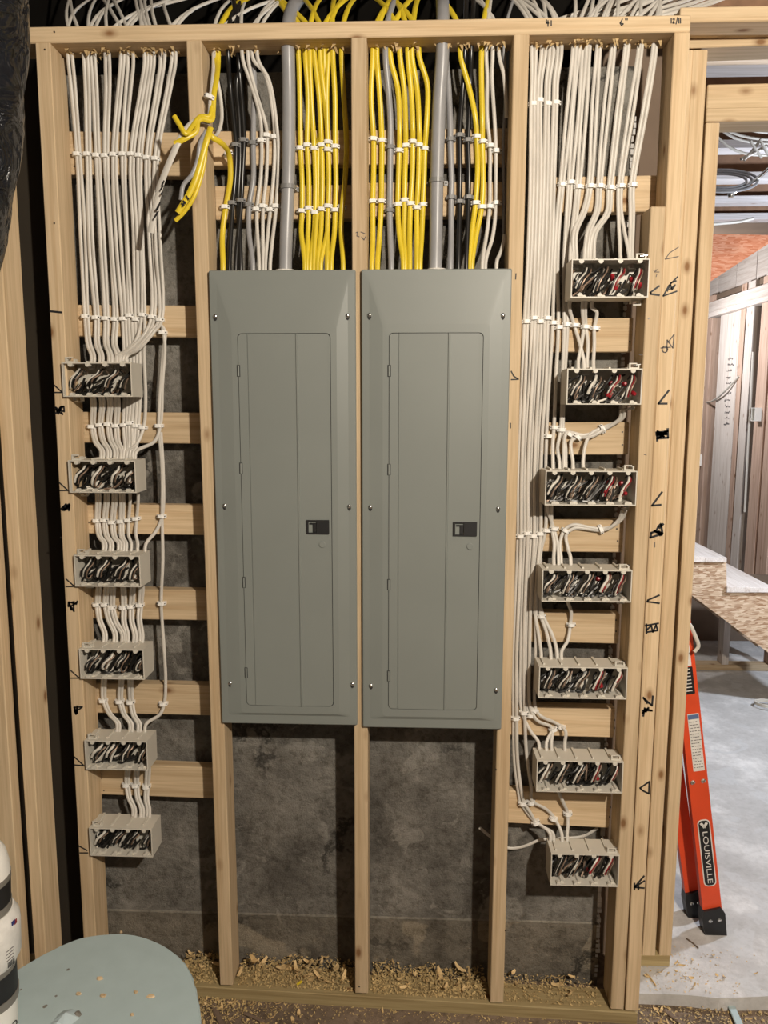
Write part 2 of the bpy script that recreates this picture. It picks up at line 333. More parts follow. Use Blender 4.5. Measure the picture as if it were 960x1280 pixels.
# right-hand doorway wall
YR = 0.197
wall_right = tag(empty('wall_right'), kind='structure')
stud((875.5, 62), (811, 1195), wall_right, 0.040, YR); stud((857.5, 62), (793.5, 1195), wall_right, 0.039, YR); stud((891.5, 153), (831.5, 1195), wall_right, 0.0365, YR)
c0 = at(803, 1201.5, YR); c1 = at(832.5, 1202, YR)
lumber('bottom_plate', (c0.x - 0.06, YR + D / 2, 0.0195), (c1.x + 0.012, YR + D / 2, 0.0195), W2, D, wall_right, M['treated'])
def rail(px0, py0, px1, py1, hgt, Y, nm='header', extend=0.6, dep=D, m=None):
    a = at(px0, py0, Y); b = at(px1, py1, Y); d = (b - a) / (b.x - a.x)
    b = b + d * extend; a.y += dep / 2; b.y += dep / 2
    return lumber(nm, a, b, hgt, dep, wall_right, m)
rail(850, 18.5, 960, 16.5, 0.036, 0.10, 'top_plate'); rail(860, 50.5, 960, 47, 0.038, YR, 'top_plate')
rail(884, 121, 960, 119.5, 0.062, YR); rail(883, 143, 960, 142, 0.036, YR + 0.001)

# left-hand studs nearer the camera
wall_left = tag(empty('wall_left'), kind='structure')
YN = -0.25
def nstud(topc, botc, wdt, Y, dep):
    a = at(*topc, Y); b = at(*botc, Y); d = (b - a) / (b.z - a.z)
    b = a + d * (fz(a.x) - a.z); a.y += dep / 2; b.y += dep / 2
    a = a + d * (2.72 - a.z)
    return lumber('stud', a, b, wdt, dep, wall_left)
nstud((-1.2, 400), (48.7, 1170), 0.031, YN, D)
nstud((-48.5, 400), (4.5, 1170), D, YN - 0.03, W2)

# ------------------------------------------------------------------ cables, clips
YC = 0.079
def P(px, py, Y=YC): return at(px, py, Y)
CLIPM = {}
def clip_mesh(wd, key):
    if key in CLIPM: return CLIPM[key]
    h = 0.0046; prof = [(-wd / 2, 0.0), (wd / 2, 0.0), (wd / 2, -0.0110), (wd * 0.38, -0.0130), (wd * 0.34, -0.0165), (wd * 0.20, -0.0195), (-wd * 0.20, -0.0195), (-wd * 0.34, -0.0165), (-wd * 0.38, -0.0130), (-wd / 2, -0.0110)]
    mb = MB(); n = len(prof)
    vs = [(x, y, h) for x, y in prof] + [(x, y, -h) for x, y in prof]
    fs = [tuple(range(n)), tuple(range(2 * n - 1, n - 1, -1))] + [((i + 1) % n, i, i + n, (i + 1) % n + n) for i in range(n)]
    fs = [tuple(reversed(f)) for f in fs]
    me = mb.add(vs, fs).mesh('clip'); me.materials.append(M['clip_grey'] if 'grey' in key else M['clip'])
    nm = MB()
    nm.add([(0.0017 * math.cos(a * math.pi / 3), 0, 0.0017 * math.sin(a * math.pi / 3)) for a in range(6)] + [(0.0017 * math.cos(a * math.pi / 3), -0.0025, 0.0017 * math.sin(a * math.pi / 3)) for a in range(6)], [(5,4,3,2,1,0),(6,7,8,9,10,11)] + [(i, (i + 1) % 6, (i + 1) % 6 + 6, i + 6) for i in range(6)])
    ne = nm.mesh('clip_nail'); ne.materials.append(M['nail']); CLIPM[key] = (me, ne); return CLIPM[key]
def clip(px, py, label, group, wd=0.0255, grey=False, tilt=0.0, name='cable_clip'):
    p = at(px, py, D); me, ne = clip_mesh(wd, ('grey' if grey else 'white') + str(wd))
    o = link(name, me, None); o.location = (p.x, D, p.z); o.rotation_euler = (0, tilt, 0)
    tag(o, label, 'cable clip', group)
    for s in (-1, 1):
        c = link('nail', ne, None, o); c.location = (s * wd * 0.43, -0.0115, 0)
    return o
def clip_row(pts, where, group, **kw):
    n = len(pts)
    for i, q in enumerate(pts):
        lab = '%s white clip from left %s' % (ORD[i], where) if n > 1 else 'single white clip %s' % where
        tl_ = q[2] if len(q) > 2 else random.uniform(-.08, .08)
        clip(q[0], q[1], lab, group, tilt=tl_, **kw)
def cable(pts, label, group, m='cable_white', wx=0.0047, wy=0.0032, name='electrical_cable', cat='cable', per=5, n=8, w0=(1, 0, 0), tip=None):
    mb = MB(); tube(mb, pts, wx, wy, n, 0, per, w0, tip=1 if tip else None)
    return tag(link(name, mb.mesh('cable', True), [M[m]] + ([M[tip]] if tip else [])), label, cat, group)
rc = random.Random(11)
def above(px, py, lean=None, Y=0.058):             # the bent run over the top plate, then down through its bored hole
    q = at(px, 60, Y); x = q.x
    ln = lean if lean is not None else rc.uniform(-1, 1)
    h = rc.uniform(0.0, 0.05); k = rc.uniform(.6, 1.2)
    return [Vector((x + ln * 0.34 * k, 0.52, 3.06)), Vector((x + ln * 0.17 * k, 0.27 + h * .5, 2.88)), Vector((x + ln * 0.055 * k, 0.105, 2.745)), Vector((x + ln * .006, Y, 2.672)), Vector((x, Y, 2.615))]
OFF = 1.95
# --- left bay
GL = 'white cables in the left stud bay'
tops = [(84.5, 90), (104, 109), (113, 118), (131, 136), (150, 154), (159, 166), (180, 184), (188, 192), (200, 205), (214, 219)]
row1 = [(98, 194.5), (110.5, 194.5), (122, 196), (132.5, 196.5), (143, 195), (154.5, 194.5), (165, 194.5), (174.5, 196), (184.5, 199), (195, 200)]
row2 = [(108, 396), (121, 397.5), (133, 398.5), (144.5, 399.5), (155, 399), (162.5, 395), (171, 399.5), (179, 394), (191, 396.5), (200.5, 400)]
BOXTOP = {}
# boxes first: front-face corners measured on the photograph (tl, tr, br, bl), gangs, which stud
LB = [((76.5,452),(164,454),(165.5,497),(79,495)), ((84.5,575),(169,576),(170.5,617),(87,615)), ((92,694),(175,694.5),(176,733),(94,734)),
      ((98,811),(179,812),(181,850),(101,848)), ((105.5,925),(184,927.5),(185,964.5),(107,960.5)), ((111,1034),(189.5,1037.5),(191,1072.5),(113,1069))]
RB = [((714,325),(812,322),(811,370),(714,374),4), ((709,461),(803,460.5),(802,505.5),(708,506),4), ((681,588),(797,589),(795,632),(682,632),5), ((677.5,712),(790.5,713),(789,754),(677.5,751),5),
      ((674,832.5),(785,835.5),(783,876),(673,871),5), ((671,949),(780,954),(777.5,994),(670.5,987.5),5), ((689,1066),(774.5,1070),(773,1110),(688,1105.5),4)]
BY = -0.013; BD = 0.078
def rect(q):
    p = [at(a, b, BY) for a, b in q[:4]]
    return ((p[0].x + p[3].x) / 2, (p[1].x + p[2].x) / 2, (p[2].z + p[3].z) / 2, (p[0].z + p[1].z) / 2)
LR = [rect(q) for q in LB]; RR = [rect(q) for q in RB]
def into(r, px, py, Y=0.045, deep=0.014):           # end of a cable just inside the top of a box
    q = at(px, py, Y); return [Vector((q.x, Y + 0.012, r[3] + 0.02)), Vector((q.x, Y, r[3] - deep))]
def outof(r, px, py, Y=0.05, deep=0.012):
    q = at(px, py, Y); return [Vector((q.x, Y, r[2] + deep)), Vector((q.x, Y + 0.01, r[2] - 0.015))]
cont = {0: ('in', 114), 1: ('in', 124.5), 2: ('in', 136), 3: ('in', 146), 4: ('down', 157, 3, 156, 165), 5: ('down', 165, 3, 163, 0), 6: ('down', 173, 3, 171, 0), 7: ('split', 150), 8: ('in2', 146), 9: ('in3', 160)}
for k in range(10):
    for j in (0, 1):
        o = OFF * (2 * j - 1)
        pts = above(tops[k][j], 60, rc.uniform(-.9, .9)) + [P(tops[k][j] * .75 + (row1[k][0] + o) * .25 + (1.5 if k < 4 else 0), 110, 0.07), P(row1[k][0] + o, row1[k][1])]
        midx = (row1[k][0] + row2[k][0]) / 2 + o + rc.uniform(-2.0, 2.0)
        pts += [P(midx, 300 + rc.uniform(-15, 15), YC - rc.uniform(0, .012)), P(row2[k][0] + o, row2[k][1])]
        c = cont[k]
        if c[0] == 'in': pts += [P(c[1] - 3 + o, 430, 0.07)] + into(LR[0], c[1] + o, 450)
        elif c[0] == 'down': pts += [P(c[1] + o, 450, 0.083), P(c[1] + o, 500, 0.083), P(c[3] + o, 533 if k != 5 else 528.5)] + ([P(158 + 5 * (k - 4) + o, 560, 0.06)] + into(LR[1], 155 + 4 * (k - 4) + o, 572) if True else [])
        elif c[0] == 'split':
            pts += ([P(170, 425, 0.06)] + into(LR[0], 150, 449)) if j == 0 else [P(180, 440, 0.083), P(182, 500, 0.083), P(179.5, 534), P(170, 556, 0.06)] + into(LR[1], 158, 572)
        elif c[0] == 'in2': pts += [P(182 + o, 418, 0.06), P(162 + o, 438, 0.055)] + into(LR[0], 146 + o, 450)
        elif c[0] == 'in3': pts += [P(191 + o, 414, 0.055), P(172 + o, 436, 0.05)] + into(LR[0], 155 + o, 450)
        cable(pts, '%s cable of the %s white clipped pair from the left stud' % (('left', 'right')[j], ORD[k]), GL)
clip_row(row1, 'on the highest cleat of the left bay', 'clips on the left bay cleats')
clip_row(row2, 'on the second cleat of left bay', 'clips on the left bay cleats')
clip(204, 416, 'lone white clip just below the second left cleat row', 'clips on the left bay cleats')
# short hops between neighbouring left boxes
hops = [  # from box, to box, [(x out, clip x, clip y, x in)], clip pairs
 (0, 1, [(115, 116, 533, 126), (126, 125.5, 531, 134.5), (136, 136, 530, 143), (145, 145.5, 532, 151)], [(156, 531), (163, 528.5), (171, 532), (179.5, 534)], 'third'),
 (1, 2, [(121, 122, 650, 129), (132, 131, 649.5, 137.5), (142, 141, 652, 148), (151, 152, 651, 155), (161, 161, 649.5, 162.5), (171, 171, 647.5, 170.5)], [], 'fourth'),
 (2, 3, [(121, 122, 754.5, 129), (131, 132, 754.5, 142), (139, 140.5, 758, 152), (152, 155, 758, 157), (164, 164.5, 757, 167), (175, 175.5, 755, 175)], [], 'fifth'),
 (3, 4, [(128, 130, 874, 146), (150, 150.5, 875, 162), (161, 164, 876, 172.5)], [], 'sixth'),
 (4, 5, [(158, 159, 979, 166), (169, 170.5, 979.5, 176), (183, 184, 981, 184)], [], 'seventh')]
for a, b, L, extra, nm in hops:
    for i, (xo, xc, yc, xi) in enumerate(L):
        for j in ((0, 1) if not (a == 1 and i > 3) else (0,)):
            o = OFF * (2 * j - 1) if not (a == 1 and i > 3) else 0
            pts = outof(LR[a], xo + o, yc - 30) + [P(xc + o * .9, yc), P((xc + xi) / 2 + o * .85 - 1, yc + (20 if a < 3 else 18), 0.066)] + into(LR[b], xi + o * .85, yc + 40)
            cable(pts, 'white cable linking left boxes %s and %s, %s from left%s' % (ORD[a], ORD[b], ORD[i], (', left strand', ', right strand')[j]), 'short cables between left boxes %d' % a)
    clip_row([(x, y) for _, x, y, _ in L] + extra, 'on the %s cleat of left bay' % nm, 'clips on the left bay cleats')
for x, y, nm in ((199.5, 532, 'third'), (203, 644.5, 'fourth'), (203, 753, 'fifth'), (205, 878, 'sixth')):
    clip(x, y, 'white clip on the long lone cable at the %s left cleat' % nm, 'clips on the left bay cleats')
cable([P(199, 404), P(206, 414), P(204, 440, .083), P(201, 480), P(198.5, 532), P(201.5, 570), P(203, 600), P(202.5, 644), P(203.5, 700), P(201.5, 753), P(205, 810), P(207, 850), P(205.5, 878), P(200, 893, .07)] + into(LR[4], 181, 915), 'long lone white cable down the left bay to the fifth left box', GL)
cable([P(203, 410), P(206, 430), P(203, 480), P(200.5, 532), P(193, 552, .07)] + into(LR[1], 169, 575), 'white cable bending off the lone run into the second left box', GL)
cable([P(201, 540), P(204, 590), P(203, 644), P(195, 664, .07)] + into(LR[2], 181, 690), 'white cable bending off the lone run into the third left box', GL)

# --- middle-left bay (above the left panel)
PT = 2.062                                           # cables end inside the panel, a little below its top
def pend(px, py=338, Y=0.05):
    q = at(px, py, Y); return [Vector((q.x, Y, 2.115)), Vector((q.x, Y - .005, PT))]
GM = 'cables entering the top of the left panel'
WH = [(303, [(312, 100), (325, 145), (327, 177.5), (326, 220), (321, 263)], 324), (310, [(319, 112), (332, 155), (334, 171), (333, 220), (329, 259)], 329),
      (316, [(331, 92), (341, 140), (343.5, 173), (342, 220), (337.7, 263.5)], 332), (322, [(336, 100), (345, 150), (348, 195), (345, 259)], 338)]
for i, (t0, mid, e) in enumerate(WH):
    cable(above(t0, 60, rc.uniform(-.3, .9)) + [P(x, y, YC if y > 170 else .066) for x, y in mid] + pend(e), '%s from the left of the white cables above the left panel' % ORD[i], GM)
clip_row([(327, 177.5), (334, 171), (343.6, 173)], 'on the upper cleat above the left panel beside grey conduit', 'clips above the left panel')
clip_row([(321, 263), (329, 259), (337.7, 263.5), (345, 259)], 'on the lower cleat above the left panel beside grey conduit', 'clips above the left panel')
BL = [(285, [(287, 103), (292, 150), (295, 183), (294, 222), (291, 255)], 287), (None, [(300, 100), (304, 150), (305, 177), (303, 222), (301.6, 252)], 295), (None, [(296, 100), (299, 150), (300, 200), (298, 250)], 301)]
for i, (t0, mid, e) in enumerate(BL):
    pre = above(t0 or 292 + 6 * i, 60, rc.uniform(-.5, .5), 0.058 if t0 else .075)
    cable(pre + [P(x, y, YC if y > 160 and i < 2 else .083) for x, y in mid] + pend(e), '%s from the left of the black cables above the left panel' % ORD[i], GM, 'cable_black', 0.0062, 0.0055)
cable([P(316, 66, .08), P(318, 110, .08), P(317, 140, .078), P(316.5, 180), P(316.5, 225), P(311.6, 257), P(311, 290, .07)] + pend(316), 'silvery grey twisted cable beside the black cables above the left panel', GM, 'cable_grey', 0.0068, 0.0055)
for q, nm in zip([(295, 183), (305, 177), (316.5, 180.5), (291, 255), (301.6, 252), (311.6, 257)], ('left upper', 'middle upper', 'right upper', 'left lower', 'middle lower', 'right lower')):
    clip(q[0], q[1], '%s grey clip on the black and grey cables above the left panel' % nm, 'grey clips above the left panel', 0.026, True)
YT = [373, 381.5, 387, 393, 400, 410, 416, 427, 420]
Y1 = [(375.6, 187), (384, 183.5), (393, 187.5), (402, 183.5), (410, 179.5), (410, 189), (419, 185), (433, 178)]
Y2 = [(377.5, 265), (386, 261.6), (393.7, 267), (402, 263), (410, 259), (410, 259), (419, 264), (427.5, 260)]
YE = [381, 384, 388, 397, 401, 409, 414, 429]
for i in range(8):
    yy = (0.066 if i == 7 else YC) if i not in (4,) else 0.083
    cable(above(YT[i], 60, rc.uniform(-.9, .6)) + [P(YT[i] * .45 + Y1[i][0] * .55 + rc.uniform(-2, 2), 120, .066), P(Y1[i][0], Y1[i][1], yy), P((Y1[i][0] + Y2[i][0]) / 2 + 1, 225, yy), P(Y2[i][0], Y2[i][1], yy), P(Y2[i][0] - 1, 290, .072)] + pend(YE[i]),
          '%s from the left of the yellow cables above the left panel' % ORD[i], GM, 'cable_yellow', 0.0064, 0.0040)
cable(above(405, 60, -.5) + [P(404, 130, .083), P(398, 186, .083), P(397, 250, .083)] + pend(392), 'yellow cable tucked behind the row above the left panel', GM, 'cable_yellow', 0.0062, 0.004)
clip_row([q for i, q in enumerate(Y1) if i < 7], 'holding the yellow cables above the left panel, upper row', 'clips above the left panel')
clip_row([q for i, q in enumerate(Y2) if i != 5 and i < 8], 'holding the yellow cables above the left panel, lower row', 'clips above the left panel')
# the big grey service cables with their straps
def conduit(tx, mid, ex, lab, strap):
    cable(above(tx, 60, 0.02, .05) + [P(x, y, .062) for x, y in mid] + pend(ex, Y=.055), lab, None, 'cable_grey', 0.0172, 0.0165, 'service_cable', 'service cable', n=16)
    p = at(strap[0], strap[1], .062); e = empty('cable_strap', (p.x, D, p.z)); tag(e, 'grey two-hole strap around the big grey service cable above the %s panel' % strap[2], 'strap')
    mb = MB(); r = 0.0192; h = .0055; cy = .062 - D; pts = [(-.030, 0), (-.030, -.004), (-r - .001, -.005)] + [(r * math.cos(a), cy + r * math.sin(a)) for a in [math.pi + math.pi * k / 10 for k in range(11)]] + [(r + .001, -.005), (.030, -.004), (.030, 0)]
    n = len(pts); vs = [(x, y, h) for x, y in pts] + [(x, y, -h) for x, y in pts]
    mb.add(vs, [tuple(range(n)), tuple(range(2 * n - 1, n - 1, -1))] + [((i + 1) % n, i, i + n, (i + 1) % n + n) for i in range(n)])
    link('strap_band', mb.mesh('strap'), M['clip_grey'], e)
    for s in (-1, 1):
        b = MB().lathe([(.003, 0), (.003, .0015), (.0015, .003)], 8); me = b.mesh('bolt'); o = link('bolt', me, M['steel'], e); o.rotation_euler = (math.pi / 2, 0, 0); o.location = (s * .0245, -.004, 0)
conduit(360, [(361, 110), (361, 190), (360, 234), (358, 290)], 357, 'thick grey service cable running into the left panel', (360, 234, 'left'))
conduit(553, [(549, 130), (547, 190), (546, 226), (545, 290)], 544, 'thick grey service cable running into the right panel', (546, 226, 'right'))
# locknuts on the panel tops
for px, nm in ((357, 'left'), (546, 'right')):
    p = at(px, 336, .055); o = link('locknut', MB().lathe([(.030, 0), (.030, .006), (.026, .009), (.022, .009)], 14).mesh('locknut'), M['white']); o.location = (p.x, .055, 2.086)
    tag(o, 'pale connector ring where the big grey cable enters the %s panel' % nm, 'connector')
# yellow bunch hanging off the second stud
GH = 'loose cables tied to the second stud'
cable(above(266.5, 60, .1) + [P(266, 95, .02), P(263, 123, -.006), P(262, 140, -.01), P(261, 149, -.012)], 'pale cable going down to the tied bunch on the second stud', GH)
cable(above(272, 60, .3) + [P(271, 95, .02), P(267, 120, -.004), P(266, 138, -.008), P(264, 150, -.016), P(252, 148, -.03), P(247, 152, -.035), P(245, 164, -.04), P(231, 173, -.05), P(218, 180, -.05)], 'yellow cable ending in a blunt stub left of the second stud', GH, 'cable_yellow', .0072, .004, tip='w_white')
cable(above(270, 60, .6) + [P(269, 95, .03), P(264.5, 123, .0), P(262, 145, -.018), P(250, 146, -.03), P(240, 158, -.045), P(232, 167, -.06), P(225, 157, -.06), P(217.5, 145, -.055)], 'yellow cable curling up to a short end left of the second stud', GH, 'cable_yellow', .006, .004, tip='w_white')
cable([P(262, 152, -.012), P(250, 150, -.022), P(238, 156, -.035), P(225, 174, -.05), P(213, 200, -.05), P(203, 225, -.045), P(195, 255, -.04), P(188, 291, -.035)], 'wide white cable with handwriting hanging left of the second stud', GH, 'cable_white', .0078, .0028, tip='w_black')
cable([P(263, 160, -.02), P(260, 170, -.035), P(254, 190, -.04), P(245, 222, -.045), P(236, 243, -.045), P(222, 266, -.045)], 'yellow hanging cable with handwriting beside the second stud', GH, 'cable_yellow', .0078, .004, tip='w_white')
cable([P(261, 165, -.02), P(258, 175, -.03), P(255, 205, -.03), P(243, 245, -.035), P(230, 265, -.035), P(219, 276, -.035)], 'longest yellow cable hanging beside the second stud', GH, 'cable_yellow', .0055, .004, tip='w_white')
cable([P(258, 163, -.02), P(250, 180, -.04), P(247, 200, -.04), P(240, 218, -.045), P(229, 232, -.045), P(226, 250, -.045)], 'short grey cable end with black print hanging beside the second stud', GH, 'cable_grey', .0055, .004, tip='w_white')
cable([P(262, 168, -.02), P(266, 172, -.02), P(277, 179, .0), P(286, 193, .05), P(288, 222, .068), P(282, 260), P(278, 295, .072)] + pend(279), 'yellow cable curving right from the bunch into the left panel', GH, 'cable_yellow', .007, .0042)
cable(above(269, 60, .9) + [P(271, 95, .05), P(276, 125, .06), P(277, 150, .06), P(271, 168, .03), P(263, 170, -.008)], 'white cable looping right of the second stud below the top plate', GH)
for q, lab in (((264, 123), 'white clip holding cables high on the second stud'), ((262, 149), 'white clip at the knot of the yellow bunch on the second stud'), ((263, 173), 'white clip below the knot of the yellow bunch on the second stud')):
    p = at(q[0], q[1], 0.0); me, ne = clip_mesh(0.0255, 'white0.0255'); o = link('cable_clip', me, None); o.location = (p.x - .002, -.001, p.z); o.rotation_euler = (0, .35, 0); tag(o, lab, 'cable clip', 'clips on the second stud')
    for s in (-1, 1): c = link('nail', ne, None, o); c.location = (s * .0110, -.0115, 0)
clip(286, 194, 'upper white clip on the yellow cable right of the second stud', 'clips on the yellow cable', tilt=-.3); clip(282, 260, 'lower white clip on the yellow cable right of the second stud', 'clips on the yellow cable')

# --- middle-right bay (above the right panel)
GR = 'cables entering the top of the right panel'
YR_ = [(466, [(464, 122), (467, 175.6), (467, 215), (466, 253), (466, 300)], 465), (471, [(474, 110), (477.4, 177.5), (477, 215), (476.6, 253), (474, 300)], 472), (488, [(497, 110), (499.5, 160), (499, 190), (498, 225), (497.4, 257), (499, 292)], 504),
       (500, [(505, 110), (507, 160), (507, 184), (506, 225), (505.6, 251.6), (505, 295)], 506), (510, [(514, 115), (516, 160), (516, 179), (515, 225), (513, 256), (512, 295)], 512), (515, [(521, 108), (524, 160), (524, 183.5), (523, 225), (521, 261), (521, 295)], 521), (524, [(534, 105), (533.5, 150), (531, 187.5), (530, 225), (528.6, 257), (527, 295)], 525),
       (576, [(586, 108), (594, 146), (596, 172.6), (597, 214), (594.4, 255), (590, 290)], 587), (602, [(602, 108), (603, 150), (603, 179), (604, 230), (602, 260), (595, 295)], 590)]
for i, (t0, mid, e) in enumerate(YR_):
    cable(above(t0, 60, rc.uniform(-.7, .7)) + [P(x, y, YC if y > 165 and y < 285 else .068) for x, y in mid] + pend(e), '%s from the left of the yellow cables above the right panel' % ORD[i], GR, 'cable_yellow', 0.0066, 0.0042)
clip_row([(467, 175.6), (477.4, 177.5), (499, 190), (507, 184), (516, 179), (524, 183.5), (531, 187.5), (596, 172.6), (603, 179), (612.6, 184), (620, 190.5)], 'in the upper row above the right panel', 'clips above the right panel')
clip_row([(466, 253), (476.6, 253), (497.4, 257), (505.6, 251.6), (513, 256), (521, 261), (528.6, 257), (594.4, 255), (602, 260), (612, 259.5), (620, 255)], 'in the lower row above the right panel', 'clips above the right panel')
cable(above(482, 60, .2) + [P(485, 108, .07), P(488, 150, .075), P(488, 185.6), P(487.5, 225), P(487, 264), P(488, 300, .07)] + pend(489), 'round grey cable among the yellow cables above the right panel', GR, 'cable_grey', .0078, .0066)
cable([P(557, 70, .083), P(560.5, 108, .082), P(563, 163), P(563, 176), P(564.6, 228), P(564, 248), P(564, 290, .07)] + pend(563), 'grey twisted cable right of the big grey service cable', GR, 'cable_grey', .0075, .006)
for i, (mid, t0, e) in enumerate((([(579, 103), (574.6, 163), (574.6, 171), (575, 215), (574.6, 253.5)], 581, 573), ([(588, 103), (586, 150), (585, 177), (586, 215), (585.5, 248)], 589, 583))):
    cable(above(t0, 60, .1) + [P(x, y) for x, y in mid] + pend(e), '%s black cable above the right panel' % ('left', 'right')[i], GR, 'cable_black', .0062, .0055)
for q, nm in zip([(488, 185.6), (487, 264), (563, 176), (564, 248), (574.6, 171), (585, 177), (574.6, 253.5), (585.5, 248)], ('upper left round', 'lower left round', 'upper twisted', 'lower twisted', 'upper left black', 'upper right black', 'lower left black', 'lower right black')):
    clip(q[0], q[1], 'grey clip on the %s cable above the right panel' % nm, 'grey clips above the right panel', 0.026, True)
for i, (t0, mid, e) in enumerate(((608, [(609, 95), (609, 145), (612.6, 184), (612.5, 220), (612, 259.5), (608, 295)], 603), (616, [(615, 95), (618.5, 155), (620, 190.5), (620, 220), (620, 255), (616, 295)], 607))):
    cable(above(t0, 60, rc.uniform(-.6, .3)) + [P(x, y, YC if 165 < y < 285 else .068) for x, y in mid] + pend(e), '%s full-length white cable above the right panel' % ('left', 'right')[i], GR)
cable(above(624, 60, -.5) + [P(630, 95, .05), P(632.5, 125, .05), P(633, 147, .05)], 'white cable with a cut end hanging near the fourth stud', GR, tip='w_white')
cable(above(630, 60, .3) + [P(632, 110, .083), P(629, 180, .083), P(630, 250, .083), P(629, 300, .08)], 'grey cable hugging the shaded side of the fourth stud', GR, 'cable_grey', .004, .004)
cable([P(631, 293, .045), P(630, 300, .045), P(626, 315, .045)] + pend(621), 'short white cable end standing out of the right panel top', GR, tip='w_white')

# --- right bay
GRB = 'white cables in the right stud bay'
T4 = [(665, 670), (677, 682), (687, 692), (697, 702)]
R4 = [(665.7, 132), (674, 127.7), (684, 132), (694, 130.7)]
M4 = [(660, 664), (668.5, 673), (677, 681.5), (686, 690)]
low = [(657.5, 402.5), (667, 398), (674.5, 402.5), (683, 398), (691, 404), (698, 409.5), (707.5, 406), (718, 407), (731, 409), (743, 410.5)]
dn = {0: [(655, 470), (652, 540), (650, 600), (649.5, 669.5), (647, 740), (644, 820), (644, 896), (645, 950), (650, 990), (652.5, 1002), (661, 1016)], 1: [(664, 470), (660, 540), (658, 600), (658, 665.5), (655, 740), (653, 820), (654, 889), (656, 940), (662, 985), (663, 1001), (680, 1011)],
      2: [(672, 470), (668, 540), (666, 600), (666, 669), (662, 740), (660, 820), (661, 885)], 3: [(681, 470), (676, 540), (674, 600), (674, 666), (670, 710), (668, 745), (668, 820), (667.5, 886)]}
for k in range(4):
    for j in (0, 1):
        o = OFF * (2 * j - 1)
        pts = above(T4[k][j], 60, rc.uniform(-.8, .2)) + [P(R4[k][0] + o + 1, 100, .066), P(R4[k][0] + o, R4[k][1], .074), P(M4[k][j] + 3, 220, .074), P(M4[k][j], 320, .074), P(low[k][0] + o, low[k][1])]
        yv = .083 if j == 0 else .076
        q = [P(x + o, y, yv if 460 < y else YC) for x, y in dn[k]]
        if k == 0: q += ([P(672, 1030)] if j else [P(668, 1026)]) + into(RR[6], 690 + o, 1045)
        elif k == 1: q = (q + [P(692, 1021)] + into(RR[6], 701 + o, 1045)) if j else q[:7] + [P(664, 915, .07)] + into(RR[5], 674, 935)
        elif k == 2: q += [P(672, 901, .07), P(690, 910)] + into(RR[5], 687 + o * 1.6, 935)
        else: q = (q + [P(676, 895, .065), P(697, 905), P(707, 914, .06)] + into(RR[5], 707, 935)) if j else q[:6] + into(RR[4], 677, 822)
        cable(pts + q, '%s cable of the %s white pair right of the fourth stud' % (('left', 'right')[j], ORD[k]), GRB)
for i in range(10):
    x = 700 + 14 * i + rc.uniform(-4, 4)
    cable([at(x - 40, 40, .30), at(x - 12, 27, .16), at(x + 25, 16 + rc.uniform(-3, 3), .14), at(x + 70, 2 + rc.uniform(-5, 3), .20), at(x + 130, -22, .34)], '%s white cable from the left lying over the right end of the top plate' % ORD[i], 'cables over the top plate')
clip_row(R4, 'high in the right bay close to the fourth stud', 'clips in the right bay')
T8 = [(716, 720), (724, 728), (733, 737), (746, 750), (764, 768), (781, 785), (798, 802), (816, 820)]
R8 = [(702, 232), (712.5, 229.5), (722.5, 235), (737, 234), (749, 234), (762.5, 236), (775, 234), (790, 232.5)]
EN = {2: [(719, 270, .07)], 3: [(731, 262, .075), (719, 290, .06)], 4: [(747, 262, .075), (736, 290, .06)], 5: [(760, 265, .075), (743, 292, .06)], 6: [(775, 267, .075)], 7: [(790, 267, .075)]}
EX = {2: (714, 716), 3: (718, 722), 4: (732, 736), 5: (739, 744), 6: (777, 788), 7: (789, 792)}
for k in range(8):
    for j in (0, 1):
        o = OFF * (2 * j - 1)
        pts = above(T8[k][j], 60, rc.uniform(.1, 1.1)) + [P(T8[k][j] * .6 + R8[k][0] * .4 + o, 130 + rc.uniform(-10, 10), .062), P(R8[k][0] + o, R8[k][1])]
        if k >= 2: pts += [P(x + o, y, Y) for x, y, Y in EN[k]] + into(RR[0], EX[k][j], 318)
        elif k == 0:
            pts += [P(698 + o, 270, .078), P(695 + o, 330, .078), P(low[4 + j][0], low[4 + j][1])]
            pts += [P(687, 470, .083), P(684, 520, .083), P(682, 600, .083), P(682, 662), P(676, 690, .083), P(674, 730, .083), P(676, 769), P(683, 790, .07)] + into(RR[4], 689, 822) if j == 0 else [P(695, 470, .08), P(692.5, 534), P(691, 555, .065)] + into(RR[2], 692, 582)
        else:
            pts += [P(710 + o, 267, .08), P(707 + o, 330, .083), P(705 + 3 * j, 380, .083), P(low[6][0] + o, low[6][1])]
            pts += [P(703, 470, .083), P(701, 537), P(697, 560, .065)] + into(RR[2], 700, 582) if j == 0 else [P(706, 470, .083), P(704, 537), P(707, 560, .065)] + into(RR[2], 708, 582)
        cable(pts, '%s cable of the %s white pair over the topmost right box' % (('left', 'right')[j], ORD[k]), GRB)
clip_row(R8, 'on the highest cleat of the right bay', 'clips in the right bay')
clip_row(low, 'on the second cleat of right bay', 'clips in the right bay')
GX = 'short cables between the right boxes'
def hop(pts, lab): cable(pts, lab, GX)
hop(outof(RR[0], 713, 380) + [P(718, 407), P(725, 430, .066)] + into(RR[1], 731, 456), 'leftmost white cable between first and second right boxes')
hop(outof(RR[0], 729, 380) + [P(729.5, 409), P(727, 430, .066)] + into(RR[1], 724, 456), 'second white cable between first and second right boxes')
hop(outof(RR[0], 733, 380) + [P(732.5, 409), P(735, 430, .066)] + into(RR[1], 735, 456), 'third white cable between first and second right boxes')
hop(outof(RR[0], 741, 380) + [P(746, 390, .07), P(743, 410.5), P(743, 430, .066)] + into(RR[1], 743, 456), 'rightmost white cable between first and second right boxes')
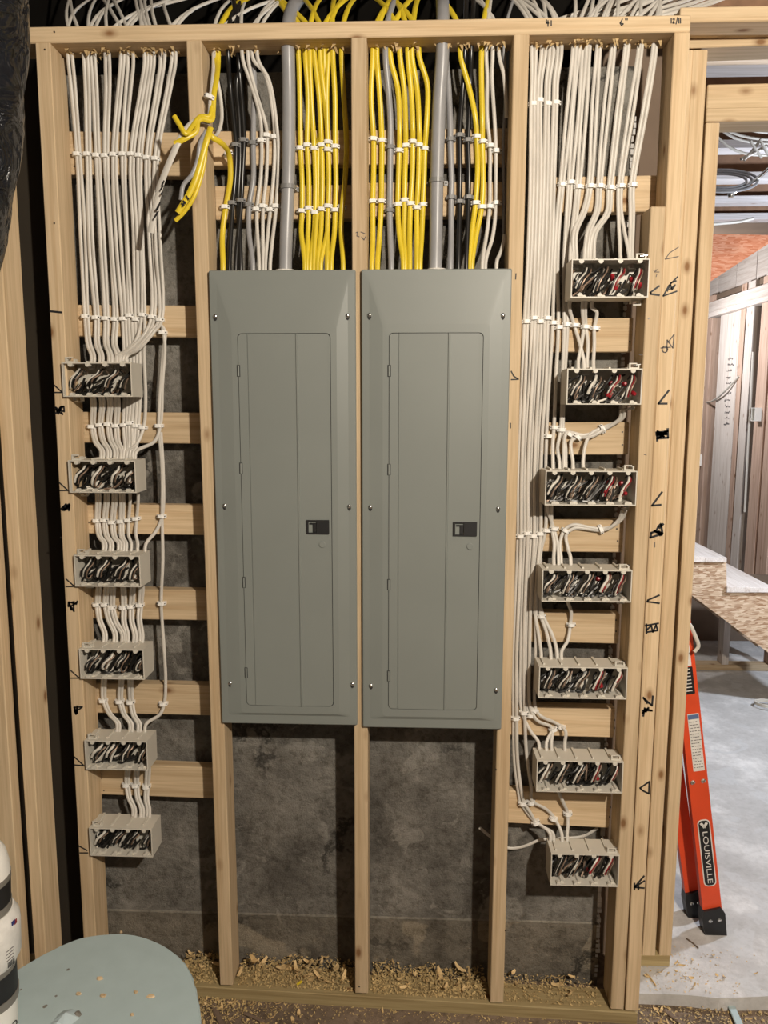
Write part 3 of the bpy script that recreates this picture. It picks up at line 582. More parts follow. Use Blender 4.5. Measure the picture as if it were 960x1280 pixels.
hop([at(781, 512, .04), P(779, 522, .055), P(768, 529, .07), P(752, 535), P(738, 543, .076), P(732, 556, .066)] + into(RR[2], 730, 582), 'white cable sweeping from the right under second box to third box')
hop([at(777, 512, .045), P(775, 523, .058), P(762, 533, .072), P(750, 538), P(730, 544), P(715, 541)] + [P(708, 541, .07), P(705, 556, .066)] + into(RR[2], 706, 582), 'lower white cable sweeping left under the second right box')
hop([P(755, 537, .07), P(738, 546, .07), P(721, 547), P(714, 552, .07)] + into(RR[2], 717, 582), 'white cable dropping from a tilted clip into the third right box')
clip_row([(685, 545), (692.5, 534), (701, 537), (710.5, 542.5, .5), (721, 546, .7), (752, 536, 1.1)], 'on the third cleat of right bay', 'clips in the right bay')
hop([at(782, 638, .045), P(778, 648, .06), P(765, 658, .072), P(750, 661), P(735, 659), P(717, 656), P(706, 662), P(700, 680, .07)] + into(RR[3], 702, 704), 'white cable curling left under the third right box')
hop([at(778, 638, .045), P(774, 649, .06), P(762, 660, .07), P(750, 663), P(733, 661), P(719, 660), P(708, 668), P(710, 685, .07)] + into(RR[3], 714, 704), 'lower white cable curling left under the third right box')
hop(outof(RR[2], 685, 640) + [P(692, 660), P(697, 680, .066)] + into(RR[3], 699, 704), 'white cable leaning right between third and fourth right boxes')
hop(outof(RR[2], 690, 640) + [P(690, 660), P(693, 680, .066)] + into(RR[3], 693, 704), 'straight white cable between third and fourth right boxes')
clip_row([(649.5, 669.5), (658, 665.5), (666, 669), (674, 666), (682, 662), (692, 660), (706, 662.5, .5), (750, 661, 1.2)], 'on the fourth cleat of right bay', 'clips in the right bay')
hop(outof(RR[3], 710, 760) + [P(714, 765, .07), P(713, 779.5), P(710, 800, .066)] + into(RR[4], 703, 822), 'curved white cable between fourth and fifth right boxes')
hop([P(673, 730, .083), P(675, 755, .083), P(680, 772), P(691, 795, .066)] + into(RR[4], 697, 822), 'white cable swinging right above the fifth right box')
clip_row([(676, 769), (713, 779.5)], 'on the fifth cleat of right bay', 'clips in the right bay')
clip_row([(644, 896), (654, 889), (662.5, 892.5), (667.5, 886, .5), (691, 910, -.4), (701, 907, .2)], 'on the sixth cleat of right bay', 'clips in the right bay')
hop(outof(RR[5], 695, 1000) + [P(705, 1005, .07), P(709, 1015), P(710, 1032, .066)] + into(RR[6], 710, 1045), 'white cable between sixth and seventh right boxes')
clip_row([(652.5, 1002), (663, 1001), (669, 1026, -.5), (691, 1021, .3), (709, 1015)], 'on the lowest cleat of the right bay', 'clips in the right bay')
cable([at(600, 1035, .10), at(612, 1045, .12), at(635, 1060, .13), at(655, 1058, .13), at(675, 1050, .13), at(705, 1048, .13), at(730, 1045, .13), at(747, 1035, .125)], 'white cable running sideways behind the lowest right box', GRB)
cable([at(617, 920, .08), at(617, 960, .08), at(617, 1000, .085), at(614, 1040, .09), at(616, 1054, .09)], 'thin grey wire hanging below the right panel beside the fourth stud', None, 'cable_grey', .0022, .0022)

# ------------------------------------------------------------------ switch boxes
BOX = {}
def box_meshes(n, Wd, Hh):
    T = 0.0028; mb = MB(); h = Hh / 2
    # top, bottom, left, right, back walls
    mb.box((0, 0, h - T), (Wd, BD, h)); mb.box((0, 0, -h), (Wd, BD, -h + T)); mb.box((0, 0, -h + T), (T, BD, h - T)); mb.box((Wd - T, 0, -h + T), (Wd, BD, h - T)); mb.box((T, BD - T, -h + T), (Wd - T, BD, h - T))
    shell = mb.mesh('box_shell')
    rib = MB()
    rib.box((-.0026, .016, 0), (.0026, BD - .002, .0050)); rib = rib.mesh('box_rib')
    fin = MB().add([(-.006, .010, 0), (.006, .010, 0), (.006, BD - .004, 0), (-.006, BD - .004, 0), (-.003, .010, .005), (.0035, .010, .005), (.0035, BD - .004, .005), (-.003, BD - .004, .005)], [(0,3,2,1),(4,5,6,7),(0,1,5,4),(1,2,6,5),(2,3,7,6),(3,0,4,7)]).mesh('box_fin')
    # half-round screw tab
    pts = [(-.0062, 0), (-.0062, -.003)] + [(.0062 * math.cos(a), -.003 + .0055 * math.sin(a)) for a in [math.pi + math.pi * k / 6 for k in range(1, 6)]] + [(.0062, -.003), (.0062, 0)]
    tb = MB().prism(pts, -.0012, .012).mesh('screw_tab')
    # hooked nail bracket on the top corner
    br = MB().box((0, .006, 0), (.026, .022, .004)).box((0, .006, .004), (.004, .022, .012)).box((.022, .006, .004), (.026, .022, .010)).box((.0, .006, .012), (.020, .010, .0150)).mesh('nail_bracket')
    for me in (shell, rib, fin, tb, br): me.materials.append(M['box'])
    nl = MB(); tube(nl, [(0, 0, 0), (.018, 0, .002)], .0016, n=6, smooth_path=False); nl = nl.mesh('bracket_nail'); nl.materials.append(M['steel'])
    return shell, rib, fin, tb, br, nl
def wires_in(r, n, side, idx, rnd):
    x0, x1, z0, z1 = r; Wd = x1 - x0; H = z1 - z0; nm = ORD[idx]
    colr = ['w_white', 'w_black', 'copper', 'w_white', 'w_black']
    g = 0
    for k in range(n):
        cx = x0 + Wd * (k + .5) / n; ln = rnd.uniform(.012, .022); bx = cx + rnd.uniform(-.006, .004)
        for j in range(4):
            sx = bx + .0048 * (j - 1.5) + rnd.uniform(-.0015, .0015); top = z1 - .014 - rnd.uniform(0, .006); bot = z0 + .016 + rnd.uniform(0, .014); yf = BY + .010 + rnd.uniform(0, .010)
            pts = [Vector((sx + ln * 1.1, BY + BD - .014, top - .008)), Vector((sx + ln, BY + .036, top)), Vector((sx + ln * .8, yf + .010, top - .012)), Vector((sx, yf, (top + bot) / 2 - .004)), Vector((sx - ln * .45, yf + .004, bot))]
            if rnd.random() < .4: pts += [pts[-1] + Vector((.004, .008, -.005)), pts[-1] + Vector((.012, .014, .008))]
            for v in pts: v.x = min(max(v.x, x0 + .007), x1 - .007)
            big = j == 1 and rnd.random() < .55
            mm = 'w_white' if big else ('w_black', 'w_white', 'w_black', 'copper')[j]
            if side == 'right' and k >= n - 2 and j == 2: mm = 'w_red'
            cable(pts, '%s conductor folded inside the %s %s box from the top' % ({'w_white': 'white', 'w_black': 'black', 'w_red': 'red', 'copper': 'bare copper'}[mm], nm, side), 'conductors in %s %s box' % (nm, side), mm, .0034 if big else .0020, .0022 if big else .0020, 'wire', 'wire', 3, 6); g += 1
        if side == 'right' and k == n - 2 or (side == 'right' and k == n - 1 and idx < 3):
            for q in range(2 if idx < 4 else 1):
                o = link('wire_nut', MB().lathe([(.0065, 0), (.007, .006), (.0055, .016), (.003, .019)], 8).mesh('wire_nut', True), M['cap_red']); o.location = (cx + rnd.uniform(-.012, .01), BY + .034 + .012 * q, z0 + .030 + .022 * q); o.rotation_euler = (rnd.uniform(1, 2), rnd.uniform(-.5, .5), 0)
                tag(o, 'red wire nut inside the %s right box from the top' % nm, 'wire nut', 'red wire nuts in %s right box' % nm)
    mb = MB()
    for k in range(9 * n):
        c = Vector((rnd.uniform(x0 + .014, x1 - .014), rnd.uniform(BY + .034, BY + BD - .010), rnd.uniform(z0 + .020, z1 - .012))); pts = [c]
        dd = Vector((-.011 + rnd.uniform(-.008, .008), -.004, -.016 + rnd.uniform(-.008, .008)))
        for q in range(3):
            c = c + dd + Vector((rnd.uniform(-.006, .006), rnd.uniform(-.006, .006), rnd.uniform(-.006, .006)))
            c = Vector((min(max(c.x, x0 + .008), x1 - .008), min(max(c.y, BY + .028), BY + BD - .008), min(max(c.z, z0 + .008), z1 - .008))); pts.append(c)
        mi = 0 if rnd.random() < .88 else (1 if rnd.random() < .6 else 2)
        tube(mb, pts, .0030, n=5, per=3, mi=mi)
    tag(link('wire_tangle', mb.mesh('tangle', True), [M['w_black'], M['w_white'], M['copper']]), 'tangle of dark conductors filling the %s %s box from the top' % (nm, side), 'wires', None, 'stuff')
def switch_box(r, n, side, idx):
    x0, x1, z0, z1 = r; Wd = x1 - x0; Hh = z1 - z0
    shell, rib, fin, tb, br, nl = box_meshes(n, Wd, Hh)
    e = empty('switch_box', (x0, BY, (z0 + z1) / 2))
    tag(e, '%s-gang pale grey switch box, %s from the top on the %s stud' % ({4: 'four', 5: 'five'}[n], ORD[idx], {'left': 'leftmost', 'right': 'right-hand'}[side]), 'switch box', 'switch boxes on the %s stud' % side)
    link('shell', shell, None, e)
    for k in range(n):
        cx = Wd * (k + .5) / n
        link('screw_tab', tb, None, e, (cx, 0, Hh / 2 - .0026))
        o = link('screw_tab', tb, None, e, (cx, .0108, -Hh / 2 + .0026)); o.rotation_euler = (math.pi, 0, 0)
        link('rib', rib, None, e, (cx - .008, 0, Hh / 2 - .0005)); 
        o = link('divider_fin', fin, None, e, (cx + .011, 0, -Hh / 2 + .0026))
    for s in (1, -1):
        xb = .006 if side == 'left' else Wd - .032
        b = link('nail_bracket', br, None, e, (xb, .004 if s > 0 else .034, s * (Hh / 2 - .0005)))
        if s < 0: b.rotation_euler = (0, math.pi, 0); b.location.x = xb + .026
        nn = link('nail', nl, None, b, (.013, .014, .010))
        if (side == 'left') == (s > 0): nn.rotation_euler = (0, math.pi, 0)
    wires_in(r, n, side, idx, random.Random(100 + idx + (50 if side == 'right' else 0)))
for i, r in enumerate(LR): switch_box(r, 4, 'left', i)
for i, r in enumerate(RR): switch_box(r, RB[i][4], 'right', i)

# ------------------------------------------------------------------ electrical panels
def rrect(x0, x1, z0, z1, r, k=6):
    out = []
    for cx, cz, a0 in ((x1 - r, z1 - r, 0), (x0 + r, z1 - r, 90), (x0 + r, z0 + r, 180), (x1 - r, z0 + r, 270)):
        for i in range(k + 1):
            a = math.radians(a0 + 90 * i / k); out.append((cx + r * math.cos(a), cz + r * math.sin(a)))
    return out
def panel(q, door, lab, screws, hinges, latch, knock):
    YF = -.019
    p = [at(a, b, YF) for a, b in q]
    x0 = (p[0].x + p[2].x) / 2; x1 = (p[1].x + p[3].x) / 2; z1 = (p[0].z + p[1].z) / 2; z0 = (p[2].z + p[3].z) / 2
    d = [at(a, b, YF) for a, b in door]; dx0 = (d[0].x + d[2].x) / 2; dx1 = (d[1].x + d[3].x) / 2; dz1 = (d[0].z + d[1].z) / 2; dz0 = (d[2].z + d[3].z) / 2
    cx = (x0 + x1) / 2; e = empty('breaker_box', (cx, 0, z0)); tag(e, lab, 'breaker box', 'grey breaker boxes')
    L = lambda x, z: (x - cx, z - z0)
    X0, Z0 = L(x0, z0); X1, Z1 = L(x1, z1); A0, B0 = L(dx0, dz0); A1, B1 = L(dx1, dz1)
    loops = [(rrect(X0, X1, Z0, Z1, .004), -.0015), (rrect(X0, X1, Z0, Z1, .004), -.0110), (rrect(X0 + .0022, X1 - .0022, Z0 + .0022, Z1 - .0022, .006), -.0132), (rrect(X0 + .020, X1 - .020, Z0 + .026, Z1 - .026, .008), -.0140),
             (rrect(A0 - .016, A1 + .016, B0 - .022, B1 + .022, .012), -.0186), (rrect(A0 - .0006, A1 + .0006, B0 - .0006, B1 + .0006, .0115), -.0190), (rrect(A0 - .0006, A1 + .0006, B0 - .0006, B1 + .0006, .0115), -.0150)]
    mb = MB(); n = len(loops[0][0]); vs = []
    for lp, y in loops: vs += [(x, y, z) for x, z in lp]
    fs = []
    for i in range(len(loops) - 1):
        for k in range(n):
            k2 = (k + 1) % n; fs.append((i * n + k, i * n + k2, (i + 1) * n + k2, (i + 1) * n + k))
    fs = [tuple(reversed(f)) for f in fs]
    link('cover', mb.add(vs, fs).mesh('cover'), M['panel'], e)
    link('back_plate', MB().box((A0 - .01, -.0150, B0 - .01), (A1 + .01, -.0135, B1 + .01)).mesh('plate'), M['dark_gap'], e)
    link('enclosure', MB().box((X0 + .010, -.001, Z0 + .012), (X1 - .010, .082, Z1 - .012)).mesh('enclosure'), M['panel'], e)
    # door: folded sheet, columns across its width
    g = .0010; r = .011; xa, xb, za, zb = A0 + g, A1 - g, B0 + g, B1 - g; wd = xb - xa
    cols = [(0, 0)] + [(r * (1 - math.cos(a)) , 0) for a in [math.pi / 2 * i / 6 for i in range(1, 7)]]
    f1 = wd * .100; f2 = wd * .640
    cols += [(f1 - .0012, 0), (f1 - .0004, .0016), (f1 + .0004, .0016), (f1 + .0012, -.0006), (f2 - .0034, -.0026), (f2 - .0014, -.0050), (f2 + .0010, -.0050), (f2 + .0030, -.0016)]
    cols += [(wd - r * (1 - math.cos(a)), 0) for a in [math.pi / 2 * i / 6 for i in range(6, 0, -1)]] + [(wd, 0)]
    def half(x):
        t = min(x, wd - x)
        return 0 if t >= r else r - math.sqrt(max(0, r * r - (r - t) ** 2))
    vs = []; 
    for x, y in cols:
        h = half(x); yy = -.0192 + y
        vs += [(xa + x, yy, za + h), (xa + x, yy, zb - h), (xa + x, -.0150, zb - h), (xa + x, -.0150, za + h)]
    fs = []
    for i in range(len(cols) - 1):
        a = 4 * i; b = a + 4; fs += [(a, b, b + 1, a + 1), (a + 1, b + 1, b + 2, a + 2), (a + 3, a, b, b + 3)]
    fs += [(0, 1, 2, 3)]; L4 = 4 * (len(cols) - 1); fs += [(L4 + 3, L4 + 2, L4 + 1, L4)]
    fs = [tuple(f) for f in fs]
    fs = [f if i % 1 == 0 else f for i, f in enumerate(fs)]
    door_o = link('door', MB().add(vs, fs).mesh('door'), M['panel'], e)
    bm = bmesh.new(); bm.from_mesh(door_o.data); bmesh.ops.recalc_face_normals(bm, faces=bm.faces); bm.to_mesh(door_o.data); bm.free()
    # latch
    c = [at(a, b, -.022) for a, b in latch]; la = L(c[0].x, c[0].z); lb = L(c[1].x, c[1].z); lx0, lx1 = la[0], lb[0]; lz0, lz1 = lb[1], la[1]; w_ = lx1 - lx0; h_ = lz1 - lz0
    m1 = MB(); t = .0035
    m1.box((lx0, -.0245, lz0), (lx1, -.018, lz0 + t)).box((lx0, -.0245, lz1 - t), (lx1, -.018, lz1)).box((lx0, -.0245, lz0 + t), (lx0 + t + .002, -.018, lz1 - t)).box((lx0 + w_ * .45, -.0245, lz0 + t), (lx1, -.018, lz1 - t))
    lt = link('latch', m1.mesh('latch'), M['black'], door_o)
    link('recess', MB().box((lx0 + t, -.0193, lz0 + t), (lx0 + w_ * .45, -.018, lz1 - t)).mesh('recess'), M['dark_gap'], door_o)
    link('thumb_slide', MB().box((lx0 + w_ * .29, -.0238, lz0 + t + .001), (lx0 + w_ * .43, -.0193, lz1 - t - .004)).box((lx0 + w_ * .14, -.0238, lz1 - t - .0075), (lx0 + w_ * .29, -.0193, lz1 - t - .004)).mesh('slide'), M['black'], door_o)
    kc = at(knock[0], knock[1], -.020); kx, kz = L(kc.x, kc.z)
    ko = link('lock_plug', MB().lathe([(.0088, 0), (.0088, .0010), (.0078, .0016), (.001, .0016)], 16).mesh('plug'), M['panel'], door_o); ko.location = (kx, -.0203, kz); ko.rotation_euler = (math.pi / 2, 0, 0)
    for px, py in screws:
        s = at(px, py, -.014); sx, sz = L(s.x, s.z)
        slot = link('screw_slot', MB().prism([(sx + .0050 * math.cos(a), sz - .003 + .0085 * math.sin(a)) for a in [2 * math.pi * k / 12 for k in range(12)]], -.0150, -.0135).mesh('slot'), M['dark_gap'], e)
        so = link('screw', MB().lathe([(.0056, 0), (.0056, .0012), (.0040, .0030), (.0010, .0036)], 12).mesh('screw', True), M['steel'], e); so.location = (sx, -.0148, sz); so.rotation_euler = (math.pi / 2, 0, 0)
    for px, py in hinges:
        s = at(px, py, -.019); sx, sz = L(s.x, s.z); mh = MB(); mh.lathe([(.0026, -.0135), (.0026, .0135)], 8); ho = link('hinge', mh.mesh('hinge', True), M['panel'], e); ho.location = (xa - .0005, -.0195, sz)
        link('hinge_slot', MB().box((xa - .0048, -.0194, sz - .0150), (xa + .0040, -.0188, sz + .0150)).mesh('slot'), M['dark_gap'], e)
    return e
panel([(257.6,338.7),(442,335.2),(278.7,905.6),(448.4,907.4)], [(295,416.8),(411,416.8),(310,881),(418.5,883.7)], 'grey breaker box with black latch, the left of the pair',
      [(269,395.5),(434.5,394.5),(280.7,632),(436.5,633),(287.7,854),(440.4,855)], [(297,463.6),(302,585.5),(307,728),(310,841)], [(383,650),(411.5,667.5)], (403,680.5))
panel([(450.5,337.6),(639.9,333.6),(454.2,909.5),(627.5,913.9)], [(485.7,416),(604,416),(486,883.7),(596,890)], 'grey breaker box with black latch, the right of the pair',
      [(461.8,394),(628.6,394),(463,633.5),(622.4,635.6),(463.7,856.6),(620,862)], [(487,463.6),(487,587),(487,730.8),(487,845)], [(566.5,652.5),(596,670)], (587.5,683))

# ------------------------------------------------------------------ handwriting on the lumber
def strokes(S_, parent, m='ink', wpx=1.3, Y=0.0, name='marker_mark'):
    wpx *= 1.35 if m == 'ink' else 1.0
    mb = MB(); hw = wpx / 475 / 2
    for st in S_:
        for (a, b) in zip(st[:-1], st[1:]):
            p = at(a[0], a[1], Y); q = at(b[0], b[1], Y); d = (q - p)
            if d.length < 1e-5: continue
            d.normalize(); nrm = Vector((-d.z, 0, d.x)) * hw; p = p - d * hw * .6; q = q + d * hw * .6
            f0 = Vector((0, -.0008, 0)); f1 = Vector((0, .0004, 0))
            vs = [p + nrm + f0, p - nrm + f0, q - nrm + f0, q + nrm + f0, p + nrm + f1, p - nrm + f1, q - nrm + f1, q + nrm + f1]
            mb.add(vs, [(0,1,2,3),(7,6,5,4),(0,4,5,1),(1,5,6,2),(2,6,7,3),(3,7,4,0)])
    o = link(name, mb.mesh('mark'), M[m]); o.parent = parent; o.matrix_parent_inverse = parent.matrix_basis.inverted(); return o
def scrib(x0, y0, x1, y1, n, seed):
    r = random.Random(seed); return [[(r.uniform(x0, x1), r.uniform(y0, y1)) for _ in range(n)]]
sB, sA, s1, s3, s4 = stB, stA, S[0], S[2], S[3]
strokes([[(848, 309), (837, 316), (831.5, 324), (848, 320.6)]], sB, 'pencil', 1.0)
strokes([[(824, 357.5), (813, 365.5), (813.5, 367.5), (824, 369)]], sA, 'ink', 1.6)
strokes([[(847, 346), (836, 357), (829, 370), (846, 364)], [(838, 354), (845, 351)], [(837, 362), (844, 356)], [(834, 364), (838, 356), (840, 362), (843, 358)]], sB, 'ink', 1.3)
strokes([[(817, 338), (822, 337), (818, 340), (824, 340)], [(821, 343), (820, 346)]], sA, 'pencil', .8)
strokes([[(831 + 3.5 * math.cos(a), 436.6 + 4 * math.sin(a)) for a in [k * .7 for k in range(10)]], [(826, 435), (838, 434)], [(833.5, 438), (834, 425), (841, 435), (842.5, 418), (835, 428)]], sB, 'pencil', 1.2)
strokes([[(836, 488), (823, 504.5), (833.6, 504.5)]], sB, 'ink', 1.8)
strokes(scrib(820, 539, 835, 548, 12, 1) + [[(820, 541), (835, 539)], [(821, 548), (835, 547)], [(821, 540), (821.5, 551)], [(834.5, 536), (835, 547)]], sB, 'ink', 2.0)
strokes([[(827.5, 615), (815, 632), (826, 631)]], sB, 'ink', 1.8)
strokes([[(813, 672), (814, 666), (820, 664), (823, 658), (826, 655), (828, 667), (813, 672)]] + scrib(817, 663, 828, 669, 10, 2) + [[(824, 660), (829, 655)]], sB, 'ink', 2.0)
strokes([[(818.5, 678), (818.5, 684)]], sB, 'pencil', .9)
strokes([[(824, 744), (810, 750), (809, 752), (824, 754)]], sB, 'ink', 1.6)
strokes([[(808, 780), (808, 792)], [(807, 782), (823, 779)], [(808, 788), (814, 782), (816, 790), (820, 781), (822, 788), (809, 790)]], sB, 'ink', 1.6)
strokes([[(804, 872), (815, 882), (816, 870)], [(804, 872), (809, 879)]], sB, 'ink', 1.8)
strokes(scrib(803, 884, 815, 893, 7, 3) + [[(804, 895), (806, 885)], [(803, 888), (815, 888)]], sB, 'ink', 1.8)
strokes([[(811.5, 977), (800, 985), (803, 988), (811, 992), (811.5, 977)]], sB, 'ink', 1.6)
strokes([[(805, 1095), (793, 1109)], [(805.5, 1101), (793, 1109)], [(793, 1109), (805, 1110)], [(793, 1104), (793, 1112)], [(798, 1107), (798, 1112)]], sB, 'ink', 1.7)
for y0 in (472, 597):
    strokes([[(799 if y0 < 500 else 805, y0 - 29), (803 if y0 < 500 else 808, y0 - 28)]], sA, 'pencil', .8)
# top plate notes
strokes([[(683, 25), (683, 29), (686, 29)], [(685, 26), (685, 33)], [(689, 26), (689, 32)]], top_plate, 'ink', 1.0)
strokes([[(778, 24), (775, 29), (777, 32), (779, 30), (776, 29)], [(782, 23), (782, 25)], [(784, 23), (784, 25)]], top_plate, 'ink', .9)
strokes([[(839, 23), (839, 29)], [(841, 24), (843, 24), (841, 29), (843, 29)], [(847, 22), (845, 30)], [(848.5, 23), (848.5, 29)], [(850.5, 23), (850.5, 29)]], top_plate, 'ink', .9)
# left stud ticks and scribbles
strokes([[(62.5, 389), (77, 390.5)]], s1, 'ink', 1.8)
for (x, y), ((a, b), (c, d)), sd in (((65, 481), ((66.5, 506.5), (79, 518.5)), 5), ((72, 603.5), ((73.5, 626), (87, 641)), 6), ((80, 723.5), ((82, 751), (95, 765)), 7), ((86, 838), ((89.5, 881), (101, 893)), 8)):
    x += 2.5; a += 3; c += 2
    strokes([[(x, y), (x + 10, y + 9)], [(x, y + 9.6), (x + 10.5, y + 9.6)]], s1, 'ink', 1.2); strokes(scrib(a, b, c, d, 14, sd), s1, 'ink', 1.5)
strokes([[(93, 946), (104, 956)], [(93, 956), (105, 957)]], s1, 'ink', 1.2); strokes([[(98, 1057), (109, 1063)], [(100, 1066), (110, 1066)]], s1, 'ink', 1.2)
strokes([[(445, 291), (447, 290), (446, 295), (449, 296)], [(451, 290), (456, 292)], [(452, 296), (455, 300), (457, 296)]], s3, 'pencil', .9)
strokes([[(639, 464), (642, 470), (648, 474)], [(639, 474.5), (648, 474)]], s4, 'ink', 1.1); strokes([[(638, 529), (638, 535)]], s4, 'ink', 1.1); strokes([[(645, 342), (644.5, 349)]], s4, 'ink', .9)
# print on the hanging white and yellow cables
for pts, nm, Y in (([[(203, 231), (205, 226)], [(201, 237), (204, 232)], [(201, 243), (203, 240)], [(197, 262), (200, 253)], [(195, 268), (198, 264)], [(193, 272), (196, 268)], [(198, 258), (195, 262)]], 'handwriting on the white hanging cable', -.054),
                   ([[(227, 254), (230, 257)], [(229, 251), (232, 254)], [(233, 245), (236, 249)], [(228, 258), (231, 252)]], 'handwriting on the yellow hanging cable', -.052)):
    hw = 'wide white' if 'white' in nm else 'yellow hanging'
    par = [o for o in COL.objects if o.get('label', '').startswith(hw)][0]; strokes(pts, par, 'ink', 1.2, Y, 'handwriting')

# ------------------------------------------------------------------ next room: joists, studs, stairs, ladder
ceil_joists = tag(empty('ceiling_joists'), kind='structure')
ZJ = 2.85
for yj, x0 in ((0.50, .70), (1.10, .8), (1.62, .8), (2.10, .8), (2.55, .8), (2.95, .8)):
    e = empty('joist', (0, yj, ZJ if yj > .6 else 2.752), ceil_joists)
    a = lumber('flange', (x0, 0, .019), (4.2, 0, .019), .038 if yj > .6 else .058, .089, e, M['flange'])
    link('web', MB().box((x0, -.005, .038), (4.2, .005, .25)).mesh('web'), M['web'], e)
# cables and a pipe strap slung between the joists
rj = random.Random(5)
for i in range(7):
    y0 = 1.16 + .05 * i; z0 = 2.87 + rj.uniform(0, .03); q0 = Vector((1.15 + .03 * i, y0, z0 + .06))
    cable([q0, q0 + Vector((.18, .05, -.05 - .01 * i)), q0 + Vector((.40, .1, -.09 - .004 * i)), q0 + Vector((.7, .12, -.075)), q0 + Vector((1.3, .1, -.03))], 'pale blue cable drooping between the joists beyond the doorway, %s from the front' % ORD[i], 'cables between the far joists', 'w_white', .006, .006)
for i, (a, b) in enumerate((((930, 200), (950, 176)), ((926, 199), (958, 182)), ((938, 176), (952, 197)), ((950, 174), (962, 196)))):
    cable([at(*a, 1.3), at((a[0] + b[0]) / 2, (a[1] + b[1]) / 2 + 1, 1.32), at(*b, 1.34)], 'crossing white cable under the far joists, %s from the left' % ORD[i], 'cables between the far joists', 'w_white', .006, .005)
cable([at(880, 281, 2.5), at(905, 279, 2.5), at(925, 277, 2.5), at(942, 273, 2.5)], 'white cable laid along the far joist above orange board', None, 'w_white', .008, .006)
mb = MB(); cpt = at(903, 226, 1.66)
ang = [2 * math.pi * k / 28 for k in range(29)]
for rr in (.085, .105, .125):
    tube(mb, [cpt + Vector((rr * 1.25 * math.cos(a), .02 * math.sin(a), rr * .42 * math.sin(a))) for a in ang], .006, n=6, per=1)
tag(link('tubing_coil', mb.mesh('coil', True), M['cable_grey']), 'grey coil of tubing hanging under the joists beyond the doorway', 'coil')
mb = MB(); tube(mb, [at(948, 222, 1.66) + Vector((.03, -.03, .03)), at(948, 222, 1.66), at(930, 233, 1.66), at(914, 243, 1.66)], .008, n=8); mb.lathe([(.012, -.012), (.016, 0), (.012, .012)], 10, tuple(at(914, 243, 1.66)))
tag(link('hanger_rod', mb.mesh('rod', True), M['steel']), 'shiny rod with round end hanging under the far joists', 'rod')
# orange sheathing with a diagonal lower edge, under the last joist
q = [at(868, 292, 3.0), at(1010, 292, 3.0), at(1010, 272 + 8, 3.0), at(960, 305, 3.0), at(888, 352, 3.0), at(868, 365, 3.0)]
q = [at(868, 292, 3.0), at(868, 365, 3.0), at(888, 352, 3.0), at(960, 305, 3.0), at(978, 294, 3.0)]
tag(link('orange_board', MB().prism([(v.x, v.z) for v in q], 3.0, 3.018).mesh('orange_board'), M['osb_red']), 'orange red sheathing board with slanted lower edge beyond the doorway', 'board')
# far stud wall running away from the camera at x = 3
XW = 3.0
wall_side = tag(empty('wall_side'), kind='structure')
def wst(px, py0, py1, wpx, m, X=XW, dep=.09, zt=None, nm='stud'):
    a = atX(px, py0, X); y = a.y; wd = abs(atX(px + wpx / 2, py0, X).y - atX(px - wpx / 2, py0, X).y)
    return lumber(nm, (X + dep / 2, y, zt or a.z), (X + dep / 2, y, 0.02), wd, dep, wall_side, m, side=(1, 0, 0))
for px, wpx, m in ((886, 8, 'wood_pink'), (913, 25, 'wood_pale'), (928, 6, 'wood_pink'), (937, 9, 'wood_pale'), (957, 12, 'wood_pink'), (973, 14, 'wood_pink')):
    wst(px, 400, 900, wpx, M[m], zt=2.78 if m != 'wood_pale' or px > 930 else 2.56)
yA, yB = atX(880, 380, XW).y, atX(990, 380, XW).y
lumber('header', (XW + .02, yA, 2.66), (XW + .02, yB, 2.66), .10, .09, wall_side, M['wood_pale'], side=(1, 0, 0))
lumber('header', (XW + .0, yA, 2.585), (XW + .0, yB, 2.585), .045, .10, wall_side, M['wood_pale'], side=(1, 0, 0))
lumber('top_plate', (XW + .06, yA + .3, 2.76), (XW + .06, yB, 2.76), .05, .06, wall_side, M['brown'], side=(1, 0, 0))
for i in range(5):
    y0 = yA + .3 + (yB - yA - .3) * i / 5; y1 = yA + .3 + (yB - yA - .3) * (i + 1) / 5 + .012
    lumber('sheathing_board', (XW + .09, y0, 2.93), (XW + .09, y1, 2.93), .28, .02, wall_side, M['wood_pale'], side=(1, 0, 0))
tag(link('wall_behind_studs', MB().box((XW + .5, 2.0, 0), (XW + .54, 7.0, 3.0)).mesh('dark_wall'), M['brown_dark']), kind='structure')  # backdrop darkened so the gaps between the far studs look unlit
# handwriting on the white post
wp = atX(913, 480, XW)
mb = MB(); rh = random.Random(4); hm = []
for ln in range(11):
    yb = wp.y + .10; z = 2.15 - .055 * ln - (0.04 if ln > 4 else 0); y = yb + rh.uniform(-.02, .02)
    for ch in range(6):
        y2 = y - rh.uniform(.012, .022); z2 = z + rh.uniform(-.014, .014)
        mb.box((XW - .0012, min(y, y2), min(z, z2) - .002), (XW + .0004, max(y, y2), max(z, z2) + .002)); y = y2 - .004
o = link('handwriting', mb.mesh('handwriting'), M['pencil'], wall_side)
